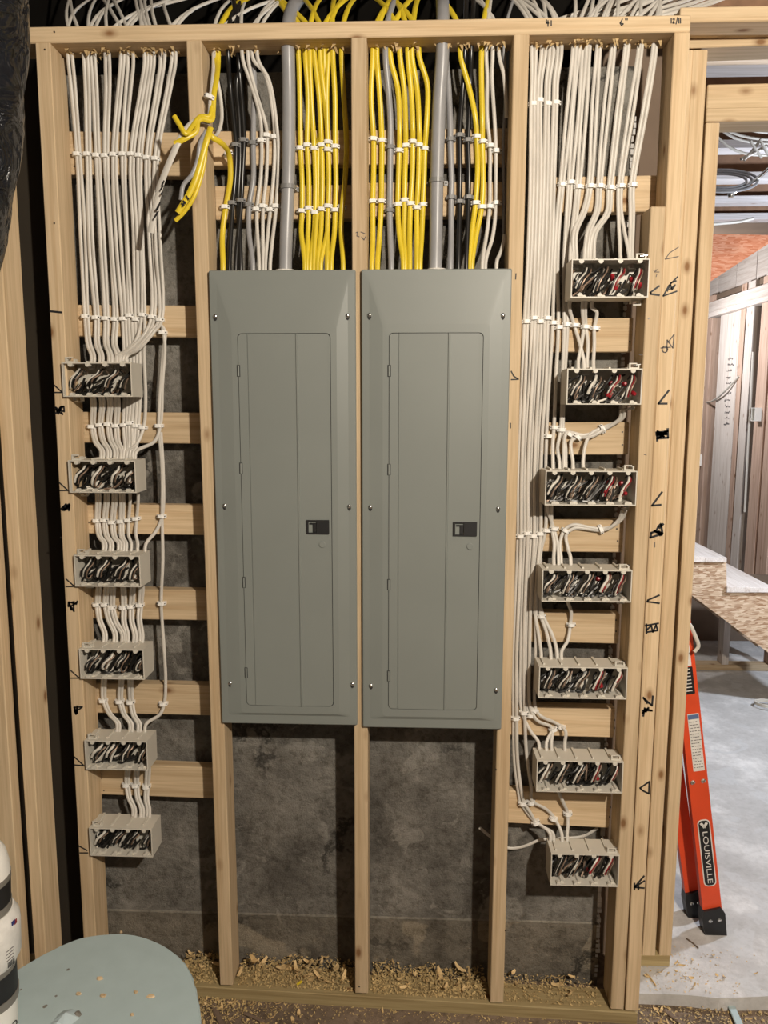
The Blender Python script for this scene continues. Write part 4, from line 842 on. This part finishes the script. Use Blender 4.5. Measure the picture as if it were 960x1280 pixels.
# outlet boxes on the far studs
def outlet(px, py, lab):
    p = atX(px, py, XW - .02); e = empty('outlet_box', (p.x, p.y, p.z)); tag(e, lab, 'outlet box')
    mb = MB(); mb.box((-.035, -.035, -.055), (.03, -.030, .055)).box((-.035, .030, -.055), (.03, .035, .055)).box((-.035, -.03, .050), (.03, .03, .055)).box((-.035, -.03, -.055), (.03, .03, -.050)).box((.022, -.03, -.05), (.03, .03, .05))
    link('shell', mb.mesh('outlet_shell'), M['white'], e); link('cavity', MB().box((.012, -.03, -.05), (.021, .03, .05)).mesh('cavity'), M['w_black'], e)
outlet(946.5, 518, 'small white outlet box on a far pink stud'); outlet(873, 575, 'dark outlet box partly hidden behind the doorway stud')
cable([atX(884, 503, XW - .004), atX(893, 500, XW - .02), atX(906, 489, XW - .03), atX(924, 470, XW - .004)], 'white cable slung across the far whitewashed post', None, 'w_white', .012, .008)
cable([atX(941.5, 440, XW - .01), atX(938.5, 500, XW - .01), atX(935, 560, XW - .01), atX(931, 640, XW - .01)], 'straight white cable running down a far stud', None, 'w_white', .010, .008)
# stairs
st = empty('staircase', (0, 0, 0)); tag(st, 'wooden stairs with strand board side beyond the doorway', 'stairs')
YS = 2.30
pts = [(848, 703), (908, 703), (908.5, 740), (968, 741), (968.5, 780), (1030, 781), (1030, 868), (862, 742), (848, 731)]
poly = [(at(a, b, YS).x, at(a, b, YS).z) for a, b in pts]; poly = poly[::-1]
mb = MB(); vs = [(x, YS, z) for x, z in poly] + [(x, YS + .03, z) for x, z in poly]
mb.prism(poly, YS, YS + .03); so = link('stringer', mb.mesh('stringer'), M['osb'], st)
mb2 = MB().prism(poly, YS + .85, YS + .88); link('stringer', mb2.mesh('stringer'), M['osb'], st)
for (xa, xb, yt, yb) in ((850, 881, 695.5, 703), (881, 908.5, 697, 703), (908.5, 937, 733.5, 741), (937, 968, 734.5, 741), (968, 998, 772, 781), (998, 1030, 772, 781)):
    a = at(xa, yt, YS - .02); b = at(xb, yb, YS - .02)
    lumber('tread_board', ((a.x + b.x) / 2, YS - .02, (a.z + b.z) / 2), ((a.x + b.x) / 2, YS + .90, (a.z + b.z) / 2), a.z - b.z, b.x - a.x - .002, st, M['wood_pale'], side=(1, 0, 0))
for xr_, yt, yb in ((908, 703, 734), (968, 741, 772)):
    a = at(xr_, yt, YS); b = at(xr_, yb, YS); lumber('riser', (a.x - .012, YS + .03, (a.z + b.z) / 2), (a.x - .012, YS + .85, (a.z + b.z) / 2), a.z - b.z, .018, st, M['wood_pale'], side=(1, 0, 0))
# little wall under the stairs
wall_under = tag(empty('wall_under_stairs'), kind='structure')
a = at(850, 834, 2.95); b = at(1000, 836, 2.95)
lumber('bottom_plate', (a.x - .3, 2.99, .02), (b.x, 2.99, .02), .038, .089, wall_under, M['wood'])
a = at(910, 772, 2.95); lumber('stud', (a.x, 2.99, .62), (a.x, 2.99, .04), .042, .089, wall_under, M['wood_pale'])
a = at(956, 800, 2.95); lumber('stud', (a.x + .06, 2.99, .30), (a.x + .06, 2.99, .04), .042, .089, wall_under, M['wood_pink'])
tag(link('wall_closet', MB().box((1.0, 3.6, 0), (3.0, 3.63, 0.50)).mesh('closet'), M['brown']), kind='structure')
mb = MB(); cc = atZ(958, 882, .012); tube(mb, [cc + Vector((.06 * math.cos(a) * (1 + .1 * math.sin(3 * a)), .05 * math.sin(a), .004 + .012 * a / 12)) for a in [k * .5 for k in range(38)]], .004, n=6, per=2)
tag(link('wire_coil', mb.mesh('coil', True), M['w_white']), 'small loose coil of white wire on the far slab', 'wire coil')

# ladder leaning behind the doorway studs
lad = empty('ladder', (0, 0, 0)); tag(lad, 'orange fibreglass ladder with black feet leaning behind the doorway studs', 'ladder')
def lrail(bx, by, tx, ty, wd, Y, nm, ztop, xoff=0.0):
    a = at(bx, by, Y); b = at(tx, ty, Y); d = (b - a) / (b.z - a.z); b = a + d * (ztop - a.z)
    a.x += xoff; b.x += xoff
    ax = (b - a).normalized(); sx = Vector((ax.z, 0, -ax.x))
    mb = MB(); L = (b - a).length
    # channel section: web faces the viewer, two flanges behind
    for (u0, u1, v0, v1) in ((-wd / 2, wd / 2, 0, .004), (-wd / 2, -wd / 2 + .004, .004, .028), (wd / 2 - .004, wd / 2, .004, .028)): mb.box((0, v0, u0), (L, v1, u1))
    o = link(nm, mb.mesh('rail'), M['orange'], lad); y = Vector((0, 1, 0)); z = ax.cross(y)
    o.matrix_local = Matrix(((ax.x, 0, z.x, a.x), (ax.y, 1, z.y, a.y), (ax.z, 0, z.z, a.z), (0, 0, 0, 1))); return o, a, ax, z
YL = .36
fr, fa, fx, fzv = lrail(893, 1160, 853, 795, .062, YL, 'front_rail', 1.8)
rr_, ra, rx_, rz_ = lrail(869, 1138, 836, 900, .050, YL + .085, 'rear_rail', 1.7)
fr2, *_ = lrail(893, 1160, 853, 795, .062, YL, 'front_rail', 1.8, -.40)
rr2, *_ = lrail(869, 1138, 836, 900, .050, YL + .085, 'rear_rail', 1.7, -.40)
for k in range(3):
    s = .86 + .30 * k; c = fa + fx * s
    so = link('step', MB().box((-.375, .001, -.006), (-.033, .078, .0)).box((-.375, .001, -.028), (-.033, .004, -.006)).box((-.375, .074, -.028), (-.033, .078, -.006)).mesh('step'), M['orange'], lad); so.location = (c.x, YL + .002, c.z)
def lfoot(org, ax, z, wd, par, Y):
    u = -z if z.x < 0 else z
    prof = [(-.56, -.045), (.56, -.040), (.60, .055), (.42, .075), (-.50, .070), (-.62, .040)]
    mb = MB(); poly = [(u * (p * wd) + ax * q) for p, q in prof]
    mb.prism([(v.x, v.z) for v in poly], -.010, .036); o = link('foot', mb.mesh('foot'), M['black'], lad); o.location = org
    for s in (-.22, .25):
        b = link('rivet', MB().lathe([(.0065, 0), (.0065, .002), (.003, .004)], 10).mesh('rivet'), M['steel'], o); v = u * (s * wd) + ax * .035; b.location = (v.x, -.010, v.z); b.rotation_euler = (math.pi / 2, 0, 0)
lfoot(fa, fx, fzv, .062, fr, YL); lfoot(ra, rx_, rz_, .050, rr_, YL)
for s in (.40, .408):
    pass
U = -fzv if fzv.x < 0 else fzv
def onrail(px, py):
    q = at(px, py, YL); v = q - fa; return v.dot(fx), v.dot(U)
for px, py in ((866, 978), (879, 976)):
    s, u = onrail(px, py); b = link('bolt', MB().lathe([(.008, 0), (.008, .002), (.004, .005)], 10).mesh('bolt'), M['steel'], lad); v = fa + fx * s + U * u; b.location = (v.x, YL, v.z); b.rotation_euler = (math.pi / 2, 0, 0)
def rail_plate(name, s0, s1, u0, u1, m, th=.001, r=None, k=6):
    pl = rrect(u0, u1, s0, s1, r or .002, k); pts = [(U * x + fx * z) for x, z in pl]
    mb = MB().prism([(p.x, p.z) for p in pts], -th, .0005); o = link(name, mb.mesh(name), m, lad); o.location = fa; return o
s_lo, u_lo = onrail(890, 1106); s_hi, u_hi = onrail(877, 1026)
uc = (u_lo + u_hi) / 2
rim = rail_plate('logo_border', s_lo - .004, s_hi + .004, uc - .0205, uc + .0205, M['label_white'], .0008, .016)
lg = rail_plate('logo_plate', s_lo, s_hi, uc - .017, uc + .017, M['black'], .0014, .013)
def text_mesh(body, size):
    cu = bpy.data.curves.new('txt', 'FONT'); cu.body = body; cu.size = size; cu.extrude = .0003; cu.align_x = 'LEFT'; cu.align_y = 'CENTER'
    to = bpy.data.objects.new('txt', cu); COL.objects.link(to); bpy.context.view_layer.update()
    me = bpy.data.meshes.new_from_object(to.evaluated_get(bpy.context.evaluated_depsgraph_get())); bpy.data.objects.remove(to); return me
tm = text_mesh('LOUISVILLE', .0235); wtxt = max(v.co.x for v in tm.vertices); span = (s_hi - s_lo) - .044
to = link('lettering', tm, M['label_white'], lg); sc = span / wtxt
ax_ = -fx; up_ = U                                     # text reads downwards, tops to the right
nrm_ = Vector((0, -1, 0))
to.matrix_local = Matrix(((ax_.x * sc, up_.x, nrm_.x, 0), (ax_.y * sc, up_.y, nrm_.y, 0), (ax_.z * sc, up_.z, nrm_.z, 0), (0, 0, 0, 1)))
to.location = fx * (s_hi - .036) + U * uc + Vector((0, -.0016, 0))
ch = []
for sgn in (1, -1):
    for t_, off in ((.0055, 0), (.0028, -.010)):
        pass
emb = MB(); c0 = fx * (s_hi - .016) + U * uc
for sgn, off in ((1, 0), (-1, 0)):
    a0 = c0 - fx * .009; a1 = c0 + U * (sgn * .011) + fx * .008
    d = (a1 - a0).normalized(); nn = Vector((-d.z, 0, d.x)) * .0028
    emb.prism([(v.x, v.z) for v in (a0 + nn, a0 - nn, a1 - nn, a1 + nn)], -.0022, -.001)
    b0 = c0 - fx * .001; b1 = c0 + U * (sgn * .007) + fx * .010; nn2 = nn * .5
    emb.prism([(v.x, v.z) for v in (b0 + nn2, b0 - nn2, b1 - nn2, b1 + nn2)], -.0022, -.001)
link('emblem', emb.mesh('emblem'), M['label_white'], lg)
s0, u0 = onrail(870, 964); s1_, u1_ = onrail(859, 893)
wl = rail_plate('paper_label', s0, s1_, -.012, .024, M['label_white'], .001)
prn = MB(); rp = random.Random(8)
for i in range(16):
    s = s0 + .012 + (s1_ - s0 - .03) * i / 16; u = -.009; 
    while u < .017:
        w3 = rp.uniform(.003, .009); a = fx * s + U * u; b = fx * (s + .0025) + U * (u + w3); 
        q4 = [fx * s + U * u, fx * s + U * (u + w3), fx * (s + .002) + U * (u + w3), fx * (s + .002) + U * u]
        prn.prism([(v.x, v.z) for v in q4], -.0016, -.0008); u += w3 + rp.uniform(.001, .004)
link('small_print', prn.mesh('print'), M['pencil'], wl)
q4 = [fx * (s1_ - .018) + U * -.011, fx * (s1_ - .018) + U * .023, fx * (s1_ - .003) + U * .023, fx * (s1_ - .003) + U * -.011]
link('label_heading', MB().prism([(v.x, v.z) for v in q4], -.0016, -.0008).mesh('heading'), mat('label_blue', (.10, .16, .32), .5), wl)
s0, u0 = onrail(860, 868); s1_, u1_ = onrail(856, 806)
wl2 = rail_plate('warning_label', s0, s0 + (s1_ - s0) * .55, -.026, .020, M['black'], .001)
rail_plate('paper_label', s0 + (s1_ - s0) * .57, s1_, -.026, .018, M['label_white'], .001)
prn = MB()
for i in range(9):
    s = s0 + .01 + .012 * i; u = -.022
    q4 = [fx * s + U * u, fx * s + U * (u + .034), fx * (s + .003) + U * (u + .034), fx * (s + .003) + U * u]; prn.prism([(v.x, v.z) for v in q4], -.0016, -.0008)
link('small_print', prn.mesh('print'), M['label_white'], wl2)
cable([at(852, 775, .34), at(862, 781, .335), at(869, 795, .33), at(873, 808, .33), at(868, 815, .33)], 'white cable end hooking out beside the top of the ladder', None, 'w_white', .006, .005)

# ------------------------------------------------------------------ duct, foam, canister
mb = MB(); n = 40; rd = random.Random(2); vs = []; fs = []; rows = 34
for i in range(rows + 1):
    t_ = i / rows; py = -60 + 430 * t_
    edge = 29 - (max(0, py)) * .055 - max(0, py - 150) ** 1.5 * .0082
    pe = at(edge, py, -.45); R_ = .115
    for k in range(n):
        a = 2 * math.pi * k / n; rr = R_ * (1 + .025 * math.sin(6 * a + i * .6) + rd.uniform(-.012, .012)); vs.append((pe.x - R_ + rr * math.cos(a), -.45 + rr * math.sin(a), pe.z))
for i in range(rows):
    for k in range(n):
        k2 = (k + 1) % n; fs.append((i * n + k2, i * n + k, (i + 1) * n + k, (i + 1) * n + k2))
fs += [tuple(range(n)), tuple(range((rows + 1) * n - 1, rows * n - 1, -1))]
tag(link('flexible_duct', mb.add(vs, fs).mesh('duct', True), M['duct']), 'black crinkled plastic wrapped flexible duct hanging in the top left corner', 'duct')

ZF = .45
fst = empty('foam_stand', (-.58, -.62, fz(-.58))); tag(fst, 'pale blue grey rounded foam board beside the leftmost studs', 'foam board')
out = [atZ(a, b, ZF) for a, b in ((15, 1215), (58, 1190), (100, 1172), (140, 1166.5), (170, 1168), (205, 1181), (232, 1203), (246, 1235), (250, 1260), (252, 1285))]
out = [(p.x, p.y) for p in out] + [(-.29, -.72), (-.33, -.84), (-.44, -.93), (-.60, -.96), (-.77, -.90), (-.86, -.76), (-.87, -.60)]
cl = catmull([(x, y, 0) for x, y in out] + [(out[0][0], out[0][1], 0)], 5)[:-1]
rf = random.Random(9); o0 = Vector(fst.location)
mb = MB(); n = len(cl); loops = []
for z, ins, jit in ((ZF, .004, .0008), (ZF - .004, 0, .0016), (ZF - .030, 0, .002), (ZF - .048, .002, .001)):
    lp = []
    for i, p in enumerate(cl):
        tdir = (cl[(i + 1) % n] - cl[i - 1]).normalized(); nr = Vector((-tdir.y, tdir.x, 0)); nr = nr if nr.dot(Vector((-.58, -.65, 0)) - p) > 0 else -nr
        q = p + nr * (ins + rf.uniform(0, jit)); lp.append((q.x - o0.x, q.y - o0.y, z - o0.z))
    loops.append(lp)
vs = sum(loops, []); fs = []
for i in range(3):
    for k in range(n): k2 = (k + 1) % n; fs.append((i * n + k, i * n + k2, (i + 1) * n + k2, (i + 1) * n + k))
fs += [tuple(range(n - 1, -1, -1)), tuple(range(3 * n, 4 * n))]
fo = link('foam_top', mb.add(vs, fs).mesh('foam'), M['foam'], fst)
bm = bmesh.new(); bm.from_mesh(fo.data); bmesh.ops.recalc_face_normals(bm, faces=bm.faces); bm.to_mesh(fo.data); bm.free()
link('base', MB().lathe([(.150, 0), (.150, .012), (.132, .02), (.145, ZF - .048 - o0.z)], 28).mesh('base', True), M['white'], fst)
# torn pit and pock marks in the foam
foam_pale = mat('torn_foam', (.46, .56, .60), .85)
def pock(px, py, r, m, nm, hgt=.004):
    p = atZ(px, py, ZF); rp_ = random.Random(int(px * 7 + py)); k = 9
    vs = [(r * (1 + rp_.uniform(-.3, .3)) * math.cos(2 * math.pi * i / k), r * (1 + rp_.uniform(-.3, .3)) * math.sin(2 * math.pi * i / k), 0) for i in range(k)] + [(0, 0, hgt)]
    o = link(nm, MB().add(vs, [tuple(range(k - 1, -1, -1))] + [(i, (i + 1) % k, k) for i in range(k)]).mesh(nm), m, fst); o.location = p - o0; return o
pock(82, 1272, .026, foam_pale, 'torn_pit', .012); pock(96, 1268, .010, M['grey_band'], 'torn_pit', .006); pock(72, 1281, .014, foam_pale, 'torn_pit', .008)
for px, py, r in ((85, 1212, .004), (56, 1258, .005), (70, 1245, .003), (26, 1237, .003)): pock(px, py, r, M['grey_band'], 'pock_mark', .001)
for i, (px, py, r) in enumerate(((98, 1243, .006), (129, 1245, .008), (188, 1246, .008), (170, 1241, .005), (165, 1269, .005), (125, 1224, .007), (151, 1166, .004))):
    p = atZ(px, py, ZF); k = 7; rp_ = random.Random(i)
    vs = [(r * (1 + rp_.uniform(-.4, .4)) * math.cos(2 * math.pi * a / k), r * .7 * math.sin(2 * math.pi * a / k), 0.0005) for a in range(k)]; vs += [(x * .8, y * .8, .003 + rp_.uniform(0, .002)) for x, y, z in vs]
    o = link('wood_crumb', MB().add(vs, [tuple(range(k - 1, -1, -1)), tuple(range(k, 2 * k))] + [(a, (a + 1) % k, (a + 1) % k + k, a + k) for a in range(k)]).mesh('crumb'), M['wood']); o.location = p
    tag(o, 'pale wood crumb lying on the foam board', 'wood crumb', 'wood crumbs on the foam board')
# banded canister
cb = atZ(-14, 1300, ZF); YK = cb.y
can = empty('canister', (cb.x, cb.y, ZF)); tag(can, 'white canister with black bands and a printed label on the foam board', 'canister')
pm = F / (YK - CAM.y) * .97
def zz(py): return at(-14, py, YK).z - ZF
def prj(p):
    d = ROT.transposed() @ (Vector(p) - CAM); return 480 + F * d.x / d.y, d.y
def rad(edge, py=1200):
    ax_px, dep_ = prj((cb.x, YK, at(-14, py, YK).z)); return max(.002, (edge - ax_px) * dep_ / F)
secs = [('body', M['white'], [(18.5, 1320), (19, 1282), (19.2, 1250)]), ('band', M['grey_band'], [(20, 1250), (20.2, 1240)]), ('band', M['black'], [(19, 1240), (17, 1211)]), ('band', M['grey_band'], [(16.5, 1211), (18, 1202)]),
        ('label', M['label_white'], [(18, 1203), (22.5, 1194), (21.5, 1160), (20, 1150), (13, 1139)]), ('band', M['grey_band'], [(11.5, 1139), (11, 1130)]), ('band', M['black'], [(10.2, 1131), (9.6, 1103)]), ('band', M['grey_band'], [(10, 1103), (9.8, 1096)]), ('cap', M['white'], [(9.2, 1096), (7.5, 1084), (3.5, 1070), (-3, 1061), (-18, 1055)])]
zlow = zz(1320)
for nm, m, prof in secs:
    pr = [(rad(e_, y_), max(0, zz(y_))) for e_, y_ in prof]
    if nm == 'body': pr[0] = (pr[1][0] * .98, 0.0)
    lo = link(nm, MB().lathe(pr, 32).mesh(nm, True), m, can)
    if nm == 'label':
        def mark(pxa, pya, wpx, hpx, mm, nm2):
            VA = math.atan2(CAM.x - cb.x, cb.y - CAM.y); ang = VA + math.asin(max(-1, min(1, (pxa - prj((cb.x, YK, at(-14, pya, YK).z))[0]) * prj((cb.x, YK, at(-14, pya, YK).z))[1] / F / rad(21.8, pya)))); R2 = rad({True: 20.2, False: 22.4}[pya < 1155], pya) + .0004; c = Vector((R2 * math.sin(ang), -R2 * math.cos(ang), zz(pya))); o = link(nm2, cham_box(wpx / pm / max(.3, math.cos(ang - VA)), .0008, hpx / pm, 0), M[mm] if isinstance(mm, str) else mm, lo); o.location = c; o.rotation_euler = (0, 0, ang)
        navy = mat('label_navy', (.02, .03, .16), .5)
        mark(11.5, 1149, 4, 6, navy, 'printed_flag'); mark(14.5, 1151, 3, 6, 'w_red', 'printed_flag')
        for i in range(4): mark(6, 1176 + i * 4, 9, .8, 'pencil', 'printed_line')
        for i in range(6): mark(4 + i * 1.4, 1194, .7, 8, 'ink', 'printed_bar')
tm = text_mesh('O', .022); lo = link('printed_letter', tm, M['black'], can); lo.matrix_local = Matrix.Translation((rad(19.7, 1278) * math.sin(1.35), -rad(19.7, 1278) * math.cos(1.35), zz(1278))) @ Matrix.Rotation(1.35, 4, 'Z') @ Matrix.Rotation(math.pi / 2, 4, 'X')

# ------------------------------------------------------------------ wood shavings, splinters and sawdust
rs = random.Random(21); CH = []
for v in range(6):
    L = rs.uniform(.018, .040); w3 = rs.uniform(.007, .014); cu = rs.uniform(.3, 1.0); k = 5; vs = []
    for i in range(k):
        s = (i / (k - 1) - .5) * L; z = cu * L * .5 * ((2 * s / L) ** 2) * .6; wv = w3 * (1 - .5 * (2 * i / (k - 1) - 1) ** 2)
        vs += [(s, -wv / 2, z), (s, wv / 2, z + .002), (s, wv / 2, z + .0028), (s, -wv / 2, z + .0009)]
    fs = []
    for i in range(k - 1):
        a = 4 * i; b = a + 4; fs += [(a, a + 1, b + 1, b), (a + 3, b + 3, b + 2, a + 2), (a, b, b + 3, a + 3), (a + 1, a + 2, b + 2, b + 1)]
    fs += [(0, 3, 2, 1), (4 * k - 4, 4 * k - 3, 4 * k - 2, 4 * k - 1)]
    me = MB().add(vs, fs).mesh('shaving'); me.materials.append(M['chip']); CH.append(me)
def shaving(x, y, z, lab, grp, sc=1.0):
    o = link('wood_shaving', rs.choice(CH), None); o.location = (x, y, z + .004 * sc); o.rotation_euler = (rs.uniform(-.7, .7), rs.uniform(-.5, .5), rs.uniform(0, 6.28)); o.scale = (sc,) * 3
    tag(o, lab, 'wood shaving', grp)
PLT = lambda x: pz(x) + W2 / 2
bays = [(-.56, -.435, 10, 'on the bottom plate beside the foam board'), (-.37, -.03, 30, 'on the bottom plate below the left panel'), (.03, .365, 16, 'on the bottom plate below the right panel'), (.42, .70, 9, 'on the bottom plate below the right boxes')]
for x0, x1, k, lab in bays:
    for i in range(k):
        x = rs.uniform(x0, x1); y = rs.uniform(.03, .125); shaving(x, y, PLT(x) + rs.uniform(.004, .016), 'curled pale wood shaving ' + lab, 'wood shavings ' + lab, rs.uniform(.6, 1.25))
for px, py, sc in ((320, 1206, 1.9), (358, 1212, 1.6), (370, 1214, 1.5), (383, 1212, 1.5), (420, 1213, 1.5), (301, 1226, 1.6), (430, 1232, 1.2), (397, 1226, 1.3)):
    p = at(px, py, .06); shaving(p.x, p.y, max(p.z, PLT(p.x) + .006), 'large wood chip on the bottom plate below the left panel', 'large wood chips below the left panel', sc)
p = at(374, 1224, .03); tag(link('yellow_scrap', cham_box(.018, .007, .006, .0015), M['cable_yellow'], None, (p.x, .03, PLT(p.x) + .006)), 'tiny yellow cable scrap among the shavings below left panel', 'scrap').rotation_euler = (0, -.5, .3)
for i in range(26):
    x = rs.uniform(-.55, -.10) if i < 17 else rs.uniform(-.1, .75); y = rs.uniform(-.16, -.006); shaving(x, y, fz(x), 'small wood shaving on the floor in front of the bottom plate', 'shavings on the floor in front', rs.uniform(.5, 1.0))
for i in range(30):
    x = rs.uniform(.83, 1.45); y = rs.uniform(-.13, .06); shaving(x, y, fz(x), 'wood shaving on the rough floor before the slab edge', 'shavings before the slab edge', rs.uniform(.6, 1.3))
for px, py in ((808, 1222), (846, 1216), (850, 1219), (855, 1222), (864, 1224), (866, 1202), (891, 1196), (845, 1205), (896, 1220), (905, 1223), (945, 1218), (868, 1234), (852, 1208), (835, 1218), (813, 1215), (826, 1217)):
    p = atZ(px, py, 0.0); shaving(p.x, p.y, .001, 'small wood chip scattered on the concrete slab', 'wood chips on the slab', rs.uniform(.35, .75))
for (a, b), lab in ((((858, 1173), (873, 1185)), 'dark wood sliver on the slab in front of the ladder foot'), (((808, 1217), (820, 1232)), 'pale wood sliver on the slab beside the doorway studs')):
    p = atZ(*a, .003); q = atZ(*b, .003); mb = MB(); tube(mb, [p, (p + q) / 2 + Vector((.002, 0, 0)), q], .003, .002, 5); tag(link('wood_sliver', mb.mesh('sliver'), M['brown'] if 'dark' in lab else M['chip']), lab, 'wood sliver')
for (a, b, wpx, m, lab) in (((913, 1255), (926, 1285), .022, 'foam', 'grey blue strip of scrap on the rough floor by the slab'), ((830, 1262), (860, 1285), .016, 'brown', 'brown stick on the rough floor by the slab'), ((266, 1255), (279, 1285), .016, 'brown', 'brown stick on the floor beside the foam board'), ((305, 1266), (330, 1277), .010, 'brown', 'short dark stick on the floor below left panel')):
    p = atZ(*a, fz(.9 if a[0] > 700 else -.4) + .006); q = atZ(*b, fz(.9 if a[0] > 700 else -.4) + .006); o = lumber('scrap_stick', p, q, .006, wpx, None, M[m], side=(q - p).cross(Vector((0, 0, 1)))); tag(o, lab, 'scrap')
def dust(name, n, fn, lab, sz=.004, m='dust'):
    mb = MB()
    for i in range(n):
        x, y, z = fn(); s = sz * rs.uniform(.5, 1.7); a = rs.uniform(0, 6.28); d1 = Vector((math.cos(a), math.sin(a), rs.uniform(-.5, .5))) * s; d2 = Vector((-math.sin(a), math.cos(a), rs.uniform(-.3, .6))) * s * .45; c = Vector((x, y, z)); up = Vector((0, 0, s * .4))
        mb.add([c - d1, c + d2, c + d1, c - d2 + up], [(0, 1, 2), (0, 2, 3), (0, 3, 1), (1, 3, 2)])
    tag(link(name, mb.mesh(name), M[m]), lab, 'sawdust', None, 'stuff')
def fplate(x0, x1, hmax):
    def f():
        x = rs.uniform(x0, x1); y = rs.uniform(.012, .145) ; t_ = (y / .145); hh = hmax * t_ * (.5 + .5 * math.sin(x * 23) ** 2)
        return x, y, (PLT(x) if y < D else PLT(x) - .02) + rs.uniform(0, hh) + .002
    return f
dust('sawdust', 900, fplate(-.56, -.43, .030), 'pile of sawdust on the bottom plate beside the foam board')
dust('sawdust', 1900, fplate(-.375, -.03, .032), 'bed of sawdust on the bottom plate below the left panel')
dust('sawdust', 1900, fplate(.025, .365, .032), 'bed of sawdust on the bottom plate below the right panel')
dust('sawdust', 650, fplate(.42, .70, .014), 'thin sawdust on the bottom plate below the right boxes', .0035)
def ff():
    x = min(.75, -.56 + abs(rs.gauss(0, .16))) ; y = -.004 - abs(rs.gauss(0, .06)); return x, y, fz(x) + rs.uniform(.001, .008)
dust('sawdust', 1500, ff, 'scattered sawdust on the floor below the bottom plate beside foam', .0034)
def fg():
    x = rs.uniform(-.3, .75); y = -.002 - abs(rs.gauss(0, .03)); return x, y, fz(x) + .002
dust('sawdust', 420, fg, 'thin line of sawdust along the front of bottom plate', .003)
def fr_():
    x = rs.uniform(.81, 1.6); y = .07 - abs(rs.gauss(0, .09)); return x, y, fz(x) + rs.uniform(.001, .012)
dust('sawdust', 1300, fr_, 'sawdust along the rough floor before the slab edge', .0036)
def fs_():
    x = .86 + abs(rs.gauss(0, .16)); y = rs.uniform(.09, .30); return x, y, .001
dust('sawdust', 260, fs_, 'sprinkled sawdust on the slab near the doorway studs', .003, 'chip')
# ragged splinters around the bored holes under the top plate
mb = MB(); zb = ZT - W2
for grp in (tops, [(266, 272), (285, 292), (303, 322), (352, 368), (373, 393), (400, 427)], [(466, 500), (510, 524), (545, 560), (576, 602), (608, 630)], T4, T8):
    for a, b in grp:
        for i in range(6 + int(abs(b - a) / 4)):
            x = at(rs.uniform(a - 3, b + 3), 60, .05).x; y = .05 + rs.uniform(-.022, .022); z = (tl.z + (tr.z - tl.z) * (x - tl.x) / (tr.x - tl.x)) - W2 / 2 + .001
            s = rs.uniform(.003, .0065); h = rs.uniform(.005, .017); a2 = rs.uniform(-.012, .012)
            mb.add([(x - s, y - s * .5, z), (x + s, y - s * .5, z), (x, y + s, z), (x + a2, y + a2, z - h)], [(0, 1, 2), (0, 3, 1), (1, 3, 2), (2, 3, 0)])
o = link('splinters', mb.mesh('splinters'), M['chip'], wall_front); o['kind'] = 'stuff'
